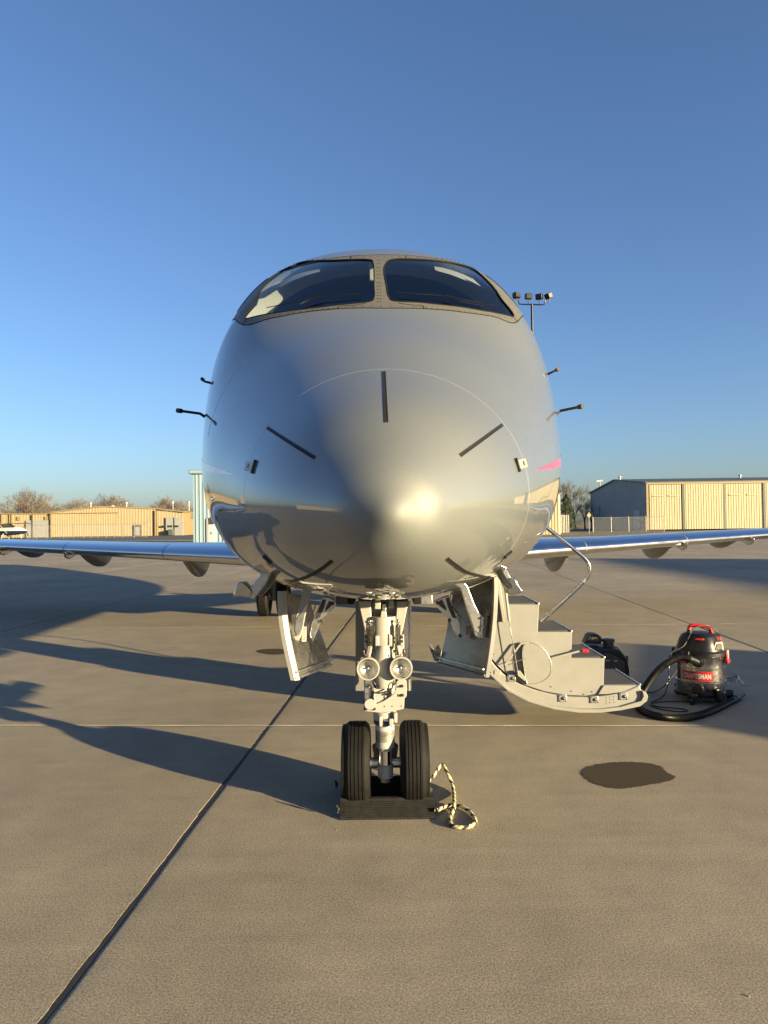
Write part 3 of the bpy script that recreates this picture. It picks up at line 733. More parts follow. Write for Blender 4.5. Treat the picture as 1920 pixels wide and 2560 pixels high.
for sg, bp_, tp in ((-1, (690, 1436), (648, 1490)), (1, (1242, 1427), (1277, 1470))):
    b = hitn(*bp_); t = at(*tp, 3.6)
    MB().tube(smooth_path([b+V(0, 0, 0.02), b.lerp(t, 0.35), b.lerp(t, 0.85), t], 5), [0.016]*10+[0.015, 0.014, 0.012, 0.009, 0.007, 0.005], 10).build('temperature_probe', M_BLACK, jet)
    # polished mast blade behind it
    if sg < 0: pg = [(400+a/2.765, 880+b/2.765) for a, b in ((503, 1690), (530, 1608), (565, 1586), (602, 1612), (637, 1655), (612, 1700), (560, 1690))]; st_ = [(622, 1490), (672, 1438)]
    else: pg = [(900+a/2.765, 880+b/2.765) for a, b in ((1022, 1640), (1030, 1582), (1047, 1560), (1076, 1570), (1100, 1612), (1127, 1652), (1106, 1668), (1040, 1680))]; st_ = [(1278, 1478), (1255, 1430)]
    MB().prism(smooth_path([at(x, y, 4.62) for x, y in pg], 4, True), (0, 0.09, 0)).build('drain_mast_foot', M_STEEL, jet, ang=50, bevel=0.012, bseg=3)
    MB().bar(at(*st_[0], 4.66), at(*st_[1], 4.66), 0.022, 0.07).build('drain_mast', M_ALU, jet, bevel=0.006)

# ------------------------------------------------------------------ wings
def airfoil(n=22, t=0.125, camber=0.02):
    up, lo = [], []
    for i in range(n+1):
        x = 0.5*(1-math.cos(math.pi*i/n)); yt = 5*t*(0.2969*math.sqrt(x)-0.126*x-0.3516*x*x+0.2843*x**3-0.1036*x**4)
        yc = camber*4*x*(1-x); up.append((x, yc+yt)); lo.append((x, yc-yt))
    return up[::-1]+lo[1:]
AF = airfoil()
def wing_xf(X):   # |X| -> LE depth, chord, LE height
    D = 9.54+0.51*X
    c = 3.75-0.46*X if X < 3.6 else 2.094-0.155*(X-3.6)
    z = 1.137+0.0334*(X-2.12)
    return D, c, z
XJ = -0.15
def loft(sg, X0, X1, ns, x0=0.0, x1=1.0, off=0.0):
    prof_ = [(x, y) for x, y in AF if x0 <= x <= x1]; mb = MB(); n = len(prof_)
    for i in range(ns+1):
        X = X0+(X1-X0)*i/ns; D, c, z = wing_xf(X)
        for x, y in prof_:
            k = 1+off/c/0.12*0.0
            mb.v.append((XJ+sg*X, D+x*c, z+y*c-x*c*0.012+(off if y >= 0 else -off)))
    for i in range(ns):
        for j in range(n-1): mb.f.append((i*n+j, i*n+j+1, (i+1)*n+j+1, (i+1)*n+j)); mb.mi.append(0)
    mb.f.append(tuple(range(n))); mb.f.append(tuple(ns*n+j for j in range(n))); mb.mi += [0, 0]
    return mb
for sg in (-1, 1):
    wg = loft(sg, 0.6, 9.9, 20).build('wing', M_WING, jet)
    # winglet
    D, c, z = wing_xf(9.9)
    MB().prism([(XJ+sg*9.88, D, z), (XJ+sg*9.88, D+c, z), (XJ+sg*10.45, D+c+0.75, z+1.15), (XJ+sg*10.45, D+0.95, z+1.15)], (sg*0.05, 0, 0.02)).build('winglet', M_WING, wg)
    # polished slats along the leading edge, one object each
    for k, (a, b) in enumerate(((0.95, 3.3), (3.32, 5.30), (5.325, 7.6), (7.62, 9.85))):
        loft(sg, a, b, 8, 0.0, 0.20, 0.004).build('slat', M_POLISH, wg, ang=40)
    for X, y0_, y1_, zb_ in ((3.20, 11.9, 13.9, 0.69), (5.25, 12.7, 14.4, 0.87), (6.72, 13.35, 14.7, 1.04)):
        # canoe fairing under the flap track
        D, c, z = wing_xf(X); n = 18; secs = []
        mb = MB(); m_ = 12
        for i in range(n+1):
            f = i/n; y_ = y0_+(y1_-y0_)*f; ztop = z-0.03*c+0.02
            dep = (ztop-zb_)*max(0.02, math.sin(math.pi/2*f/0.6)**0.9 if f < 0.6 else 1-((f-0.6)/0.4)**2.6)
            wd = 0.10*max(0.05, math.sin(math.pi*(0.08+0.84*f))**0.6)
            for k in range(m_):
                a = math.pi*k/(m_-1); mb.v.append((XJ+sg*X+wd*math.cos(a), y_, ztop-dep*math.sin(a)**0.8))
        for i in range(n):
            for k in range(m_-1): q = i*m_+k; mb.f.append((q, q+1, q+m_+1, q+m_)); mb.mi.append(0)
        mb.f.append(tuple(range(m_))); mb.f.append(tuple(n*m_+k for k in range(m_))); mb.mi += [0, 0]
        mb.build('flap_track_fairing', M_FAIR, wg, ang=60)
    for X in (5.22, 6.75):
        D, c, z = wing_xf(X)
        MB().prism([(XJ+sg*X, D+0.06, z), (XJ+sg*X, D-0.06, z-0.04), (XJ+sg*X, D-0.02, z-0.13), (XJ+sg*X, D+0.12, z-0.16), (XJ+sg*X, D+0.55, z-0.06)], (sg*0.045, 0, -0.0)).build('vortilon_fin', M_STEEL, wg, bevel=0.01)
    D, c, z = wing_xf(5.18)
    MB().box((XJ+sg*5.05, D+0.012, z-0.045), (0.22, 0.03, 0.035)).build('landing_light_lens', M_LABELW, wg, bevel=0.008)
# ------------------------------------------------------------------ engines, tail
for sg in (-1, 1):
    ex, ey, ez = sg*1.92-0.12, 14.6, 2.95
    en = MB().lathe([(0.44, 0.0), (0.50, -0.02), (0.55, 0.06), (0.60, 0.35), (0.62, 1.0), (0.58, 1.7), (0.44, 2.4), (0.40, 2.7)], (ex, ey, ez), (0, 1, 0), 40).build('engine_nacelle', M_PAINT, jet)
    MB().lathe([(0.44, 0.0), (0.43, 0.35), (0.08, 0.4), (0.0, 0.25)], (ex, ey, ez), (0, 1, 0), 40).build('fan', M_DARK, en)
    MB().bx(min(sg*0.9-0.12, sg*1.45-0.12), max(sg*0.9-0.12, sg*1.45-0.12), 15.2, 17.0, 2.86, 3.04).build('pylon', M_PAINT, en, bevel=0.05)
MB().prism([(-0.26, 16.3, 3.3), (-0.26, 20.4, 3.3), (-0.26, 22.2, 6.0), (-0.26, 20.2, 6.0)], (0.22, 0, 0)).build('tail_fin', M_PAINT, jet, bevel=0.06)
tp_ = [(-3.9, 22.2), (-3.9, 22.9), (-0.15, 22.3), (3.6, 22.9), (3.6, 22.2), (-0.15, 20.1)]
MB().prism([(x, y, 6.02) for x, y in tp_], (0, 0, 0.16)).build('tailplane', M_WING, jet, bevel=0.04)

# ------------------------------------------------------------------ main landing gear
def tyre_prof(rad, wd, chine=0):
    h = wd/2; pr = [(rad*0.56, -h*0.72), (rad*0.66, -h*0.90), (rad*0.80, -h*1.0), (rad*0.90, -h*0.93), (rad*0.965, -h*0.74)]
    gz = [-0.42, -0.15, 0.15, 0.42]; g = 0.0022/h; tread = []
    for q in gz: tread += [(q-g*1.2, 1), (q-g, 0), (q+g, 0), (q+g*1.2, 1)]
    for q, k in [(-0.6, 1)]+tread+[(0.6, 1)]:
        pr.append((rad*(1.0-0.018*abs(q)**2.2)-(0 if k else 0.006), q*h))
    pr += [(rad*0.965, h*0.74), (rad*0.90, h*0.93), (rad*0.80, h*1.0), (rad*0.66, h*0.90), (rad*0.56, h*0.72)]
    return pr
for sg, X in ((-1, -1.97), (1, 1.66)):
    mg = MB().lathe([(0.07, 0), (0.07, 0.55), (0.10, 0.56), (0.10, 1.0)], (X, 12.8, 0.30), (0, 0, 1), 20).build('main_gear', M_WHITE, jet)
    MB().tube([(X-0.26, 12.8, 0.33), (X+0.26, 12.8, 0.33)], 0.05, 14).build('axle', M_WHITE, mg)
    MB().prism([(X+0.05*sg, 12.6, 0.35), (X+0.05*sg, 13.0, 0.35), (X+0.3*sg, 13.2, 1.1), (X+0.3*sg, 12.4, 1.1)], (0.02, 0, 0)).build('main_gear_door', M_PAINT, mg)
    for dx in (-0.17, 0.17):
        MB().lathe(tyre_prof(0.33, 0.20), (X+dx, 12.8, 0.33), (1, 0, 0), 48).build('tyre', M_RUBBER, mg, ang=30)
        MB().lathe([(0.19, -0.06), (0.13, -0.05), (0.06, -0.06), (0.06, 0.06), (0.13, 0.05), (0.19, 0.06)], (X+dx, 12.8, 0.33), (1, 0, 0), 32, cap0=True, cap1=True).build('wheel_rim', M_WHITE, mg)
# ------------------------------------------------------------------ nose landing gear
DG = 4.08; DW = 4.15
def g5(x, y, D=DG): return at(*Z5(x, y), D)
def g4(x, y, D=DG): return at(*Z4(x, y), D)
XG = -0.012
ng = MB().lathe([(0.050, 0.0), (0.056, 0.02), (0.060, 0.10), (0.064, 0.20), (0.070, 0.30), (0.074, 0.44), (0.070, 0.52)], (XG, DG, 0.555), (0, 0, 1), 32, cap0=True, cap1=True).build('nose_gear', M_WHITE, jet)
# lower barrel, data plate, chrome piston, axle housing
zc = lambda y: g5(0, y).z
MB().lathe([(0.050, zc(1525)), (0.054, zc(1515)), (0.054, zc(1170)), (0.052, zc(1160))], (XG, DG, 0), (0, 0, 1), 36, cap0=True, cap1=True).build('lower_barrel', M_WHITE, ng)
mb = MB(); n = 24; pl = []
for i in range(n+1):
    a = -1.25+2.5*i/n; pl.append((XG+0.0556*math.sin(a), DG-0.0556*math.cos(a)))
mb.add([(x, y, zc(1420)) for x, y in pl]+[(x, y, zc(1250)) for x, y in pl], [(i, i+1, n+2+i, n+1+i) for i in range(n)])
dp = mb.build('data_plate', mat('etched_plate', (0.24, 0.235, 0.215), 0.45, metal=0.5, var=0.12, scale=60), ng)
for k, (a0, a1, yy) in enumerate(((-1.0, 1.0, 1290), (-1.0, 0.8, 1303), (-0.5, 0.1, 1322))):
    mb = MB(); q = np.linspace(a0, a1, 26)
    for i in range(0, 25, 1):
        if random.random() < 0.25: continue
        a, b = q[i], q[i]+(q[1]-q[0])*0.65; z0 = zc(yy+4); z1 = zc(yy-3)
        mb.add([(XG+0.0562*math.sin(t), DG-0.0562*math.cos(t), z) for t, z in ((a, z0), (b, z0), (b, z1), (a, z1))], [(0, 1, 2, 3)])
    mb.build('stamped_print', M_DARK, ng, smooth=False)['kind'] = 'stuff'
MB().lathe([(0.058, zc(1165)), (0.063, zc(1150)), (0.063, zc(1110)), (0.058, zc(1100))], (XG, DG, 0), (0, 0, 1), 36, cap0=True, cap1=True).build('clamp_ring', M_DARK, ng)
MB().lathe([(0.060, zc(1100)), (0.064, zc(1080)), (0.066, zc(1000)), (0.062, zc(960))], (XG, DG, 0), (0, 0, 1), 36, cap0=True, cap1=True).build('collar', M_WHITE, ng)
for x0, x1, y0_, y1_ in ((525, 575, 1000, 1155), (675, 740, 1040, 1165), (745, 800, 950, 1100)):
    MB().bx(g5(x0, 0).x, g5(x1, 0).x, DG-0.085, DG-0.05, zc(y1_), zc(y0_)).build('collar_lug', M_WHITE, ng, bevel=0.004)
MB().tube([g5(570, 1115, DG-0.072), g5(680, 1113, DG-0.072)], 0.006, 10).build('locking_pin', M_CHROME, ng)
MB().lathe([(0.040, zc(1570)), (0.040, zc(1525))], (XG, DG, 0), (0, 0, 1), 28, cap0=True).build('gland_nut', M_WHITE, ng)
MB().lathe([(0.0355, zc(1800)), (0.0355, zc(1560))], (XG, DG, 0), (0, 0, 1), 36).build('piston', M_CHROME, ng)
MB().lathe([(0.034, zc(1998)), (0.043, zc(1985)), (0.0435, zc(1900)), (0.044, zc(1795)), (0.040, zc(1788))], (XG, DG, 0), (0, 0, 1), 36, cap0=True, cap1=True).build('axle_housing', M_WHITE, ng)
MB().lathe([(0.029, zc(2060)), (0.030, zc(1996))], (XG, DG, 0), (0, 0, 1), 6, cap0=True).build('jacking_nut', M_ALU, ng)
MB().tube([(XG-0.22, DW, 0.232), (XG+0.22, DW, 0.232)], 0.024, 18).build('axle', M_WHITE, ng)
for sg in (-1, 1): MB().tube([(XG+sg*0.035, DW-0.01, 0.232), (XG+sg*0.095, DW-0.01, 0.232)], 0.030, 18).build('axle_collar', M_ALU, ng)
# torque links behind
for sg in (-1, 1):
    MB().prism([(XG+sg*0.035, DG+0.05, zc(1480)), (XG+sg*0.075, DG+0.05, zc(1560)), (XG+sg*0.065, DG+0.05, zc(1760)), (XG+sg*0.030, DG+0.05, zc(1860)), (XG+sg*0.02, DG+0.05, zc(1700))], (0, 0.03, 0)).build('torque_link', M_DARK, ng, bevel=0.004)
# wheels with chined tyres
for sg in (-1, 1):
    X = XG+sg*0.159
    pr = tyre_prof(0.231, 0.150)
    if True:
        h = 0.075; idx = len(pr)-5
        ch = [(0.231*0.965, h*0.74), (0.231*0.93, h*0.86), (0.231*0.915, h*1.10), (0.231*0.895, h*1.13), (0.231*0.85, h*1.02), (0.231*0.80, h*1.0)]
        pr = pr[:idx]+ch+pr[idx+3:]
    MB().lathe(pr, (X, DW, 0.231), (sg, 0, 0), 72).build('tyre', M_RUBBER, ng, ang=28)
    MB().lathe([(0.132, -0.055), (0.11, -0.04), (0.06, -0.035), (0.05, -0.06)], (X, DW, 0.231), (sg, 0, 0), 32, cap1=True).lathe([(0.132, 0.055), (0.105, 0.03), (0.055, 0.035), (0.045, 0.07)], (X, DW, 0.231), (sg, 0, 0), 32, cap1=True).build('wheel_rim', M_ALU, ng)
# bracket plate (steering/light mount)
bp = [(300, 900), (300, 970), (440, 985), (560, 998), (700, 985), (870, 950), (912, 938), (922, 915), (930, 770), (950, 762), (962, 735), (966, 640), (960, 520), (940, 488), (895, 478), (850, 482), (815, 505), (800, 560), (795, 640), (765, 700), (715, 745), (600, 820), (485, 865), (470, 825), (440, 798), (400, 788), (355, 800), (330, 835), (328, 888)]
brk = MB().prism([g5(x, y, DG-0.115) for x, y in bp], (0, 0.016, 0)).build('bracket_plate', M_WHITE, ng, smooth=False, bevel=0.003)
for x, y in ((330, 940), (466, 935), (892, 585), (897, 725), (510, 590), (715, 705)):
    D_ = DG-0.119
    c = g5(x, y, D_); MB().lathe([(0.0085, 0.004), (0.0085, -0.004), (0.006, -0.006)], c, (0, -1, 0), 6, cap1=True).lathe([(0.005, 0.0), (0.005, 0.013)], c, (0, -1, 0), 10, cap1=True).build('bolt', M_DARK, ng)
for x, y in ((622, 897), (737, 895), (880, 893), (830, 716)):
    MB().lathe([(0.0035, 0), (0.0035, 0.001)], g5(x, y, DG-0.1155), (0, -1, 0), 10, cap1=True).build('rivet', M_DARK, ng)
MB().lathe([(0.030, 0), (0.030, 0.012)], g5(398, 860, DG-0.118), (0, -1, 0), 30, cap1=True).build('pivot_cap', M_WHITE, ng, bevel=0.002)
MB().prism([g5(x, y, DG-0.10) for x, y in ((455, 600), (470, 625), (650, 625), (660, 670), (640, 830), (480, 880), (455, 760))], (0, 0.10, 0)).build('steering_collar', M_WHITE, ng, bevel=0.006)
MB().bx(g5(615, 0, DG-0.1).x-0.0012, g5(615, 0, DG-0.1).x+0.0012, DG-0.104, DG-0.098, zc(840), zc(680)).build('split_line', M_DARK, ng)
MB().tube(smooth_path([g5(800, 520, DG-0.12), g5(745, 550, DG-0.13), g5(735, 620, DG-0.13), g5(600, 685, DG-0.13), g5(480, 690, DG-0.13), g5(440, 660, DG-0.12)], 6), 0.004, 8).build('hydraulic_line', M_DARK, ng)
MB().tube(smooth_path([g5(470, 690, DG-0.125), g5(462, 760, DG-0.13), g5(480, 830, DG-0.125), g5(490, 870, DG-0.12)], 6), 0.0035, 8).build('hydraulic_line', M_WHITE, ng)
MB().prism([g5(x, y, DG-0.08) for x, y in ((315, 590), (390, 575), (430, 640), (420, 800), (330, 850), (312, 770))], (0, 0.07, 0)).build('steering_actuator', M_ALU, ng, bevel=0.006)
# central light housing bulge
MB().lathe([(0.030, 0.23), (0.045, 0.20), (0.062, 0.12), (0.060, 0.05), (0.050, 0.0)], (XG, DG-0.07, zc(560)), (0, 0, 1), 28).build('light_mount', M_WHITE, ng)
# two landing lights
for k, (x, y) in enumerate(((370, 318), (876, 308))):
    D_ = DG-0.155; c = g5(x, y, D_); ax = V(0.02 if k else -0.02, -1, 0.04).normalized(); rr = 0.0625
    lamp = MB().lathe([(0.030, -0.085), (0.050, -0.07), (rr*0.92, -0.02), (rr, -0.012), (rr, 0.010), (rr*0.97, 0.016), (rr*0.875, 0.016), (rr*0.855, 0.006)], c, ax, 48, cap0=True).build('landing_light', M_WHITE, ng)
    mb = MB(); mb.lathe([(rr*0.86, 0.004), (rr*0.72, -0.012), (rr*0.5, -0.026), (rr*0.25, -0.034), (0.001, -0.036)], c, ax, 48)
    mb.build('lamp_reflector', M_REFL, ng)
    gx, gy, gd = frame_for(ax); up = V(0, 0, 1); side = up.cross(ax).normalized(); up = ax.cross(side)
    mb = MB(); n = 40
    for i in range(n+1):            # fluted or clear lens, slightly domed
        for j in range(n+1):
            u = -1+2*i/n; v_ = -1+2*j/n; q = math.hypot(u, v_)
            if q > 1: u, v_ = u/q, v_/q; q = 1
            rip = 0.0012*math.sin(u*52)*(1 if k == 0 else 0.0)*(1-q**6)
            if k == 1: rip = 0.0016*math.sin(u*13)*math.sin(v_*13)*(1-q**4)
            mb.v.append(tuple(c+side*u*rr*0.86+up*v_*rr*0.86+ax*(0.006+0.006*(1-q*q)+rip)))
    for i in range(n):
        for j in range(n): q = i*(n+1)+j; mb.f.append((q, q+1, q+n+2, q+n+1)); mb.mi.append(0)
    mb.build('lamp_lens', M_LENS, ng)
    MB().lathe([(0.006, -0.03), (0.006, -0.006), (0.003, -0.003)], c, ax, 12, cap1=True).build('lamp_bulb', M_LABELW, ng)
    MB().bar(c+V(0.0, 0.02, rr*0.95), c+V(0.012*(1 if k == 0 else -1), 0.05, rr+0.05), 0.022, 0.014).build('lamp_bracket', M_WHITE, ng, bevel=0.003)
    MB().tube([c+V(0, -0.004, rr*1.05), c+V(0, -0.004, rr*1.05+0.014)], 0.004, 8).build('lamp_clip', M_RED, ng)
    MB().tube(smooth_path([c+V(0, 0.085, -0.01), c+V(0.02*(-1 if k else 1), 0.08, -0.05), c+V(0.03*(-1 if k else 1), 0.05, -0.085), c+V(0.05*(-1 if k else 1), 0.06, -0.11)], 5), 0.006, 8).build('lamp_cable', M_DARK, ng)
# trunnion yoke above
D_ = DG-0.02
def quadpost(pts, D0, D1, name, mt, bevel=0.005): return MB().prism([g4(x, y, D0) for x, y in pts], (0, D1-D0, 0)).build(name, mt, ng, bevel=bevel)
quadpost([(628, 325), (712, 328), (722, 470), (738, 560), (742, 700), (690, 700), (690, 560), (672, 520)], DG-0.02, DG+0.09, 'yoke_arm', M_WHITE)
quadpost([(968, 325), (890, 328), (880, 470), (866, 560), (862, 700), (912, 700), (915, 560), (930, 520)], DG-0.02, DG+0.09, 'yoke_arm', M_WHITE)
quadpost([(640, 320), (960, 320), (915, 455), (865, 470), (735, 470), (690, 455)], DG+0.05, DG+0.10, 'yoke_web', M_WHITE)
quadpost([(735, 460), (865, 460), (868, 720), (732, 720)], DG+0.03, DG+0.07, 'yoke_panel', M_WHITE)
quadpost([(735, 700), (865, 700), (880, 880), (850, 920), (750, 920), (722, 880)], DG-0.03, DG+0.06, 'yoke_panel', M_WHITE, 0.012)
quadpost([(612, 328), (634, 328), (672, 520), (676, 700), (676, 930), (612, 930)], DG+0.20, DG+0.212, 'rear_gear_door', M_FAIR, 0.002)
quadpost([(985, 328), (968, 328), (930, 520), (926, 700), (926, 930), (985, 930)], DG+0.20, DG+0.212, 'rear_gear_door', M_ALU, 0.002)
quadpost([(672, 330), (930, 330), (926, 930), (676, 930)], DG+0.195, DG+0.205, 'rear_gear_door', M_ALU, 0.002)
quadpost([(968, 328), (974, 328), (974, 930), (968, 930)], DG+0.19, DG+0.20, 'door_stiffener', M_WHITE, 0.001)
for x, y, w_, h_ in ((760, 350, 40, 66), (853, 350, 36, 55), (805, 392, 24, 90)): quadpost([(x-w_/2, y-h_/2), (x+w_/2, y-h_/2), (x+w_/2, y+h_/2), (x-w_/2, y+h_/2)], DG-0.01, DG+0.05, 'yoke_lug', M_ALU if w_ == 24 else M_WHITE, 0.004)
# central lock link with a dark printed sleeve
quadpost([(783, 395), (818, 395), (822, 440), (818, 540), (778, 540), (776, 440)], DG-0.055, DG-0.02, 'lock_link', M_WHITE)
quadpost([(782, 437), (817, 437), (817, 540), (782, 540)], DG-0.057, DG-0.0552, 'link_label', M_PURPLE, 0)
for x, y, w_, h_ in ((792, 475, 5, 40), (803, 475, 5, 40), (798, 522, 12, 22)): quadpost([(x-w_/2, y-h_/2), (x+w_/2, y-h_/2), (x+w_/2, y+h_/2), (x-w_/2, y+h_/2)], DG-0.0578, DG-0.0572, 'label_print', M_LABELW, 0)
quadpost([(778, 545), (822, 545), (832, 580), (830, 620), (808, 640), (790, 640), (772, 620), (770, 580)], DG-0.06, DG-0.02, 'lock_link_end', M_WHITE)
MB().sphere(g4(801, 607, DG-0.066), 0.007, 10).build('brass_plug', M_COPPER, ng)
quadpost([(742, 560), (770, 560), (772, 690), (742, 690)], DG-0.075, DG-0.03, 'side_link', M_WHITE); quadpost([(832, 545), (858, 560), (862, 690), (834, 690)], DG-0.075, DG-0.03, 'side_link', M_WHITE)
MB().tube([g4(720, 462, DG-0.04), g4(782, 462, DG-0.04)], 0.007, 10).build('cross_pin', M_WHITE, ng); MB().tube([g4(818, 462, DG-0.04), g4(885, 462, DG-0.04)], 0.007, 10).build('cross_pin', M_WHITE, ng)
MB().tube([g4(715, 664, DG-0.06), g4(880, 664, DG-0.06)], 0.008, 10).build('cross_pin', M_WHITE, ng)
for x in (708, 895):
    a = g4(x, 462, DG-0.075); b = g4(x+3*(1 if x < 800 else -1), 672, DG-0.075)
    # coil spring
    turns = 19; N = turns*12; pth = []
    t0 = a.lerp(b, 0.10); t1 = a.lerp(b, 0.90)
    for i in range(N+1):
        f = i/N; c = t0.lerp(t1, f); an_ = 2*math.pi*turns*f; r_ = 0.0135*(1 if 0.05 < f < 0.95 else 0.7); pth.append(c+V(math.cos(an_)*r_, math.sin(an_)*r_, 0))
    MB().tube(pth, 0.0034, 6).build('spring', M_STEEL, ng)
    MB().sphere(a, 0.011, 10).tube([a, t0], 0.006, 8).build('spring_end', M_STEEL, ng); MB().sphere(b, 0.011, 10).tube([b, t1], 0.006, 8).build('spring_end', M_STEEL, ng)
for sg, xs in ((-1, 682), (1, 924)):
    quadpost([(xs-14, 560), (xs+12, 550), (xs+16, 690), (xs-12, 690)], DG-0.06, DG-0.03, 'spring_lug', M_WHITE)
    for yy in (570, 597): MB().lathe([(0.008, 0), (0.008, 0.008)], g4(xs, yy, DG-0.062), (0, -1, 0), 6, cap1=True).build('bolt', M_DARK, ng)
    MB().tube(smooth_path([g4(xs, 640, DG-0.05), g4(xs+sg*14, 660, DG-0.06), g4(xs+sg*6, 690, DG-0.06), g4(xs-sg*4, 700, DG-0.05)], 6), 0.005, 8).build('hydraulic_line', M_DARK, ng)
# gear bay hinges peeping out under the belly, either side of the leg
for x0, x1, mt in ((560, 606, M_SEAL), (1000, 1050, M_SEAL), (480, 560, M_DARK), (1050, 1130, M_ALU)):
    a = g4(x0, 328, 3.95); b = g4(x1, 350, 3.95); MB().bx(a.x, b.x, 3.95, 4.5, b.z, a.z+0.03).build('bay_fitting', mt, ng, bevel=0.004)

# ------------------------------------------------------------------ nose gear doors
def gear_door(sg):
    # corners traced on the open leaf: front edge outboard, rear edge inboard
    if sg < 0:
        fo = [(115, 262), (116, 330), (122, 430), (140, 560), (168, 700), (205, 860)]; ba = [(300, 300), (318, 360), (340, 440), (372, 520), (408, 620), (452, 765)]
        D0, D1 = 3.92, 4.48
    else:
        fo = [(1540, 170), (1541, 250), (1538, 350), (1530, 480), (1512, 640), (1482, 840)]; ba = [(1262, 290), (1250, 350), (1235, 440), (1222, 530), (1202, 620), (1170, 752)]
        D0, D1 = 3.92, 4.48
    F_ = smooth_path([g4(x, y, D0) for x, y in fo], 5); B_ = smooth_path([g4(x, y, D1) for x, y in ba], 5); n = len(F_); m_ = 12
    def surf(off):
        vs_ = []
        for i in range(n):
            for j in range(m_+1):
                p = F_[i].lerp(B_[i], j/m_); vs_.append(p+V(sg*off, off*0.25, 0))
        return vs_
    fs = [(i*(m_+1)+j, i*(m_+1)+j+1, (i+1)*(m_+1)+j+1, (i+1)*(m_+1)+j) for i in range(n-1) for j in range(m_)]
    mb = MB(); a_ = surf(0.0); b_ = surf(0.022); o = len(a_)
    mb.add(a_, fs, 0); mb.add(b_, fs, 1)
    rim = [j for j in range(m_+1)]+[i*(m_+1)+m_ for i in range(1, n)]+[(n-1)*(m_+1)+j for j in range(m_-1, -1, -1)]+[i*(m_+1) for i in range(n-2, 0, -1)]
    for k in range(len(rim)):
        a, b = rim[k], rim[(k+1) % len(rim)]; mb.f.append((a, b, b+o, a+o)); mb.mi.append(2)
    d = mb.build('nose_gear_door', [M_FOIL, M_PAINT, M_WHITE if sg < 0 else M_FAIR], jet)
    # edge seal strip along the bottom and front flange
    MB().tube([F_[-1].lerp(B_[-1], j/8)+V(-sg*0.004, 0, 0.012) for j in range(9)], 0.006, 6).build('edge_seal', M_DARK if sg > 0 else M_ALU, d)
    MB().tube([F_[-1].lerp(B_[-1], j/8)+V(-sg*0.010, 0, 0.045) for j in range(9)], 0.005, 6).build('stiffener', M_ALU, d)
    fl = MB(); vs_ = []
    for p in F_: vs_ += [p+V(0, -0.001, 0), p+V(-sg*(0.026 if sg < 0 else 0.008), 0.012, 0.0), p+V(-sg*(0.026 if sg < 0 else 0.008), 0.03, 0)]
    fl.add(vs_, [(3*i, 3*i+1, 3*i+4, 3*i+3) for i in range(len(F_)-1)]+[(3*i+1, 3*i+2, 3*i+5, 3*i+4) for i in range(len(F_)-1)]); fl.build('flange', M_WHITE if sg < 0 else M_FAIR, d)
    # goose-neck hinge arms
    if sg < 0:
        arm1 = [(262, 250), (300, 190), (352, 175), (345, 215), (312, 262), (298, 330), (272, 440), (258, 520), (240, 580), (225, 596), (206, 590), (196, 560), (203, 470), (222, 400), (244, 320)]
        link = [(395, 300), (440, 305), (492, 340), (470, 372), (420, 420), (384, 450), (360, 520), (326, 600), (308, 560), (318, 480), (352, 400)]
        hole = [[(392, 318), (416, 318), (402, 372), (372, 440), (344, 452), (352, 420)], [(436, 326), (466, 340), (446, 366), (408, 400), (412, 372)]]
    else:
        arm1 = [(1295, 205), (1312, 180), (1350, 185), (1378, 270), (1410, 350), (1440, 410), (1466, 430), (1470, 470), (1465, 570), (1440, 578), (1412, 560), (1395, 500), (1368, 420), (1345, 340), (1322, 260)]
        link = [(1240, 290), (1200, 300), (1140, 332), (1155, 365), (1205, 420), (1245, 450), (1265, 520), (1300, 575), (1322, 570), (1312, 480), (1282, 400)]
        hole = [[(1238, 305), (1216, 310), (1232, 372), (1262, 440), (1290, 445), (1278, 412)], [(1192, 318), (1158, 338), (1180, 365), (1222, 395), (1218, 372)]]
    MB().prism([g4(x, y, 3.97) for x, y in arm1], (0, 0.035, 0)).build('hinge_arm', M_WHITE if sg < 0 else M_ALU, d, bevel=0.004)
    c0 = [g4(x, y, 3.964) for x, y in arm1]; cc = sum(c0, V(0, 0, 0))/len(c0)
    MB().prism([cc+(p-cc)*0.80+V(0, 0, 0) for p in c0[5:13]], (0, 0.006, 0)).build('arm_recess', M_ALU if sg < 0 else M_FAIR, d, bevel=0.001)
    MB().prism([g4(x, y, 4.18) for x, y in link], (0, 0.03, 0)).build('door_link', M_ALU, d, bevel=0.004)
    for h in hole: MB().prism([g4(x, y, 4.174) for x, y in h], (0, 0.006, 0)).build('lightening_pocket', M_DARK, d, bevel=0.001)
    bpts = ((460, 345), (390, 460), (320, 590)) if sg < 0 else ((1160, 340), (1240, 455), (1312, 560))
    for x, y in bpts: MB().lathe([(0.010, 0), (0.010, 0.012), (0.006, 0.014)], g4(x, y, 4.176), (0, -1, 0), 12, cap1=True).build('pivot_bolt', M_DARK, d)
    ptp = ((212, 445), (215, 555), (206, 590)) if sg < 0 else ((1462, 440), (1462, 500), (1455, 565))
    for x, y in ptp: MB().lathe([(0.006, 0), (0.006, 0.010)], g4(x, y, 3.96), (0, -1, 0), 8, cap1=True).build('bolt', M_STEEL, d)
    cab = [(345, 350), (325, 420), (300, 470), (296, 520)] if sg < 0 else [(1250, 280), (1246, 340), (1290, 400), (1318, 440)]
    MB().tube(smooth_path([g4(x, y, 4.10) for x, y in cab], 6), 0.003, 6).build('bonding_cable', M_BLACK, d)
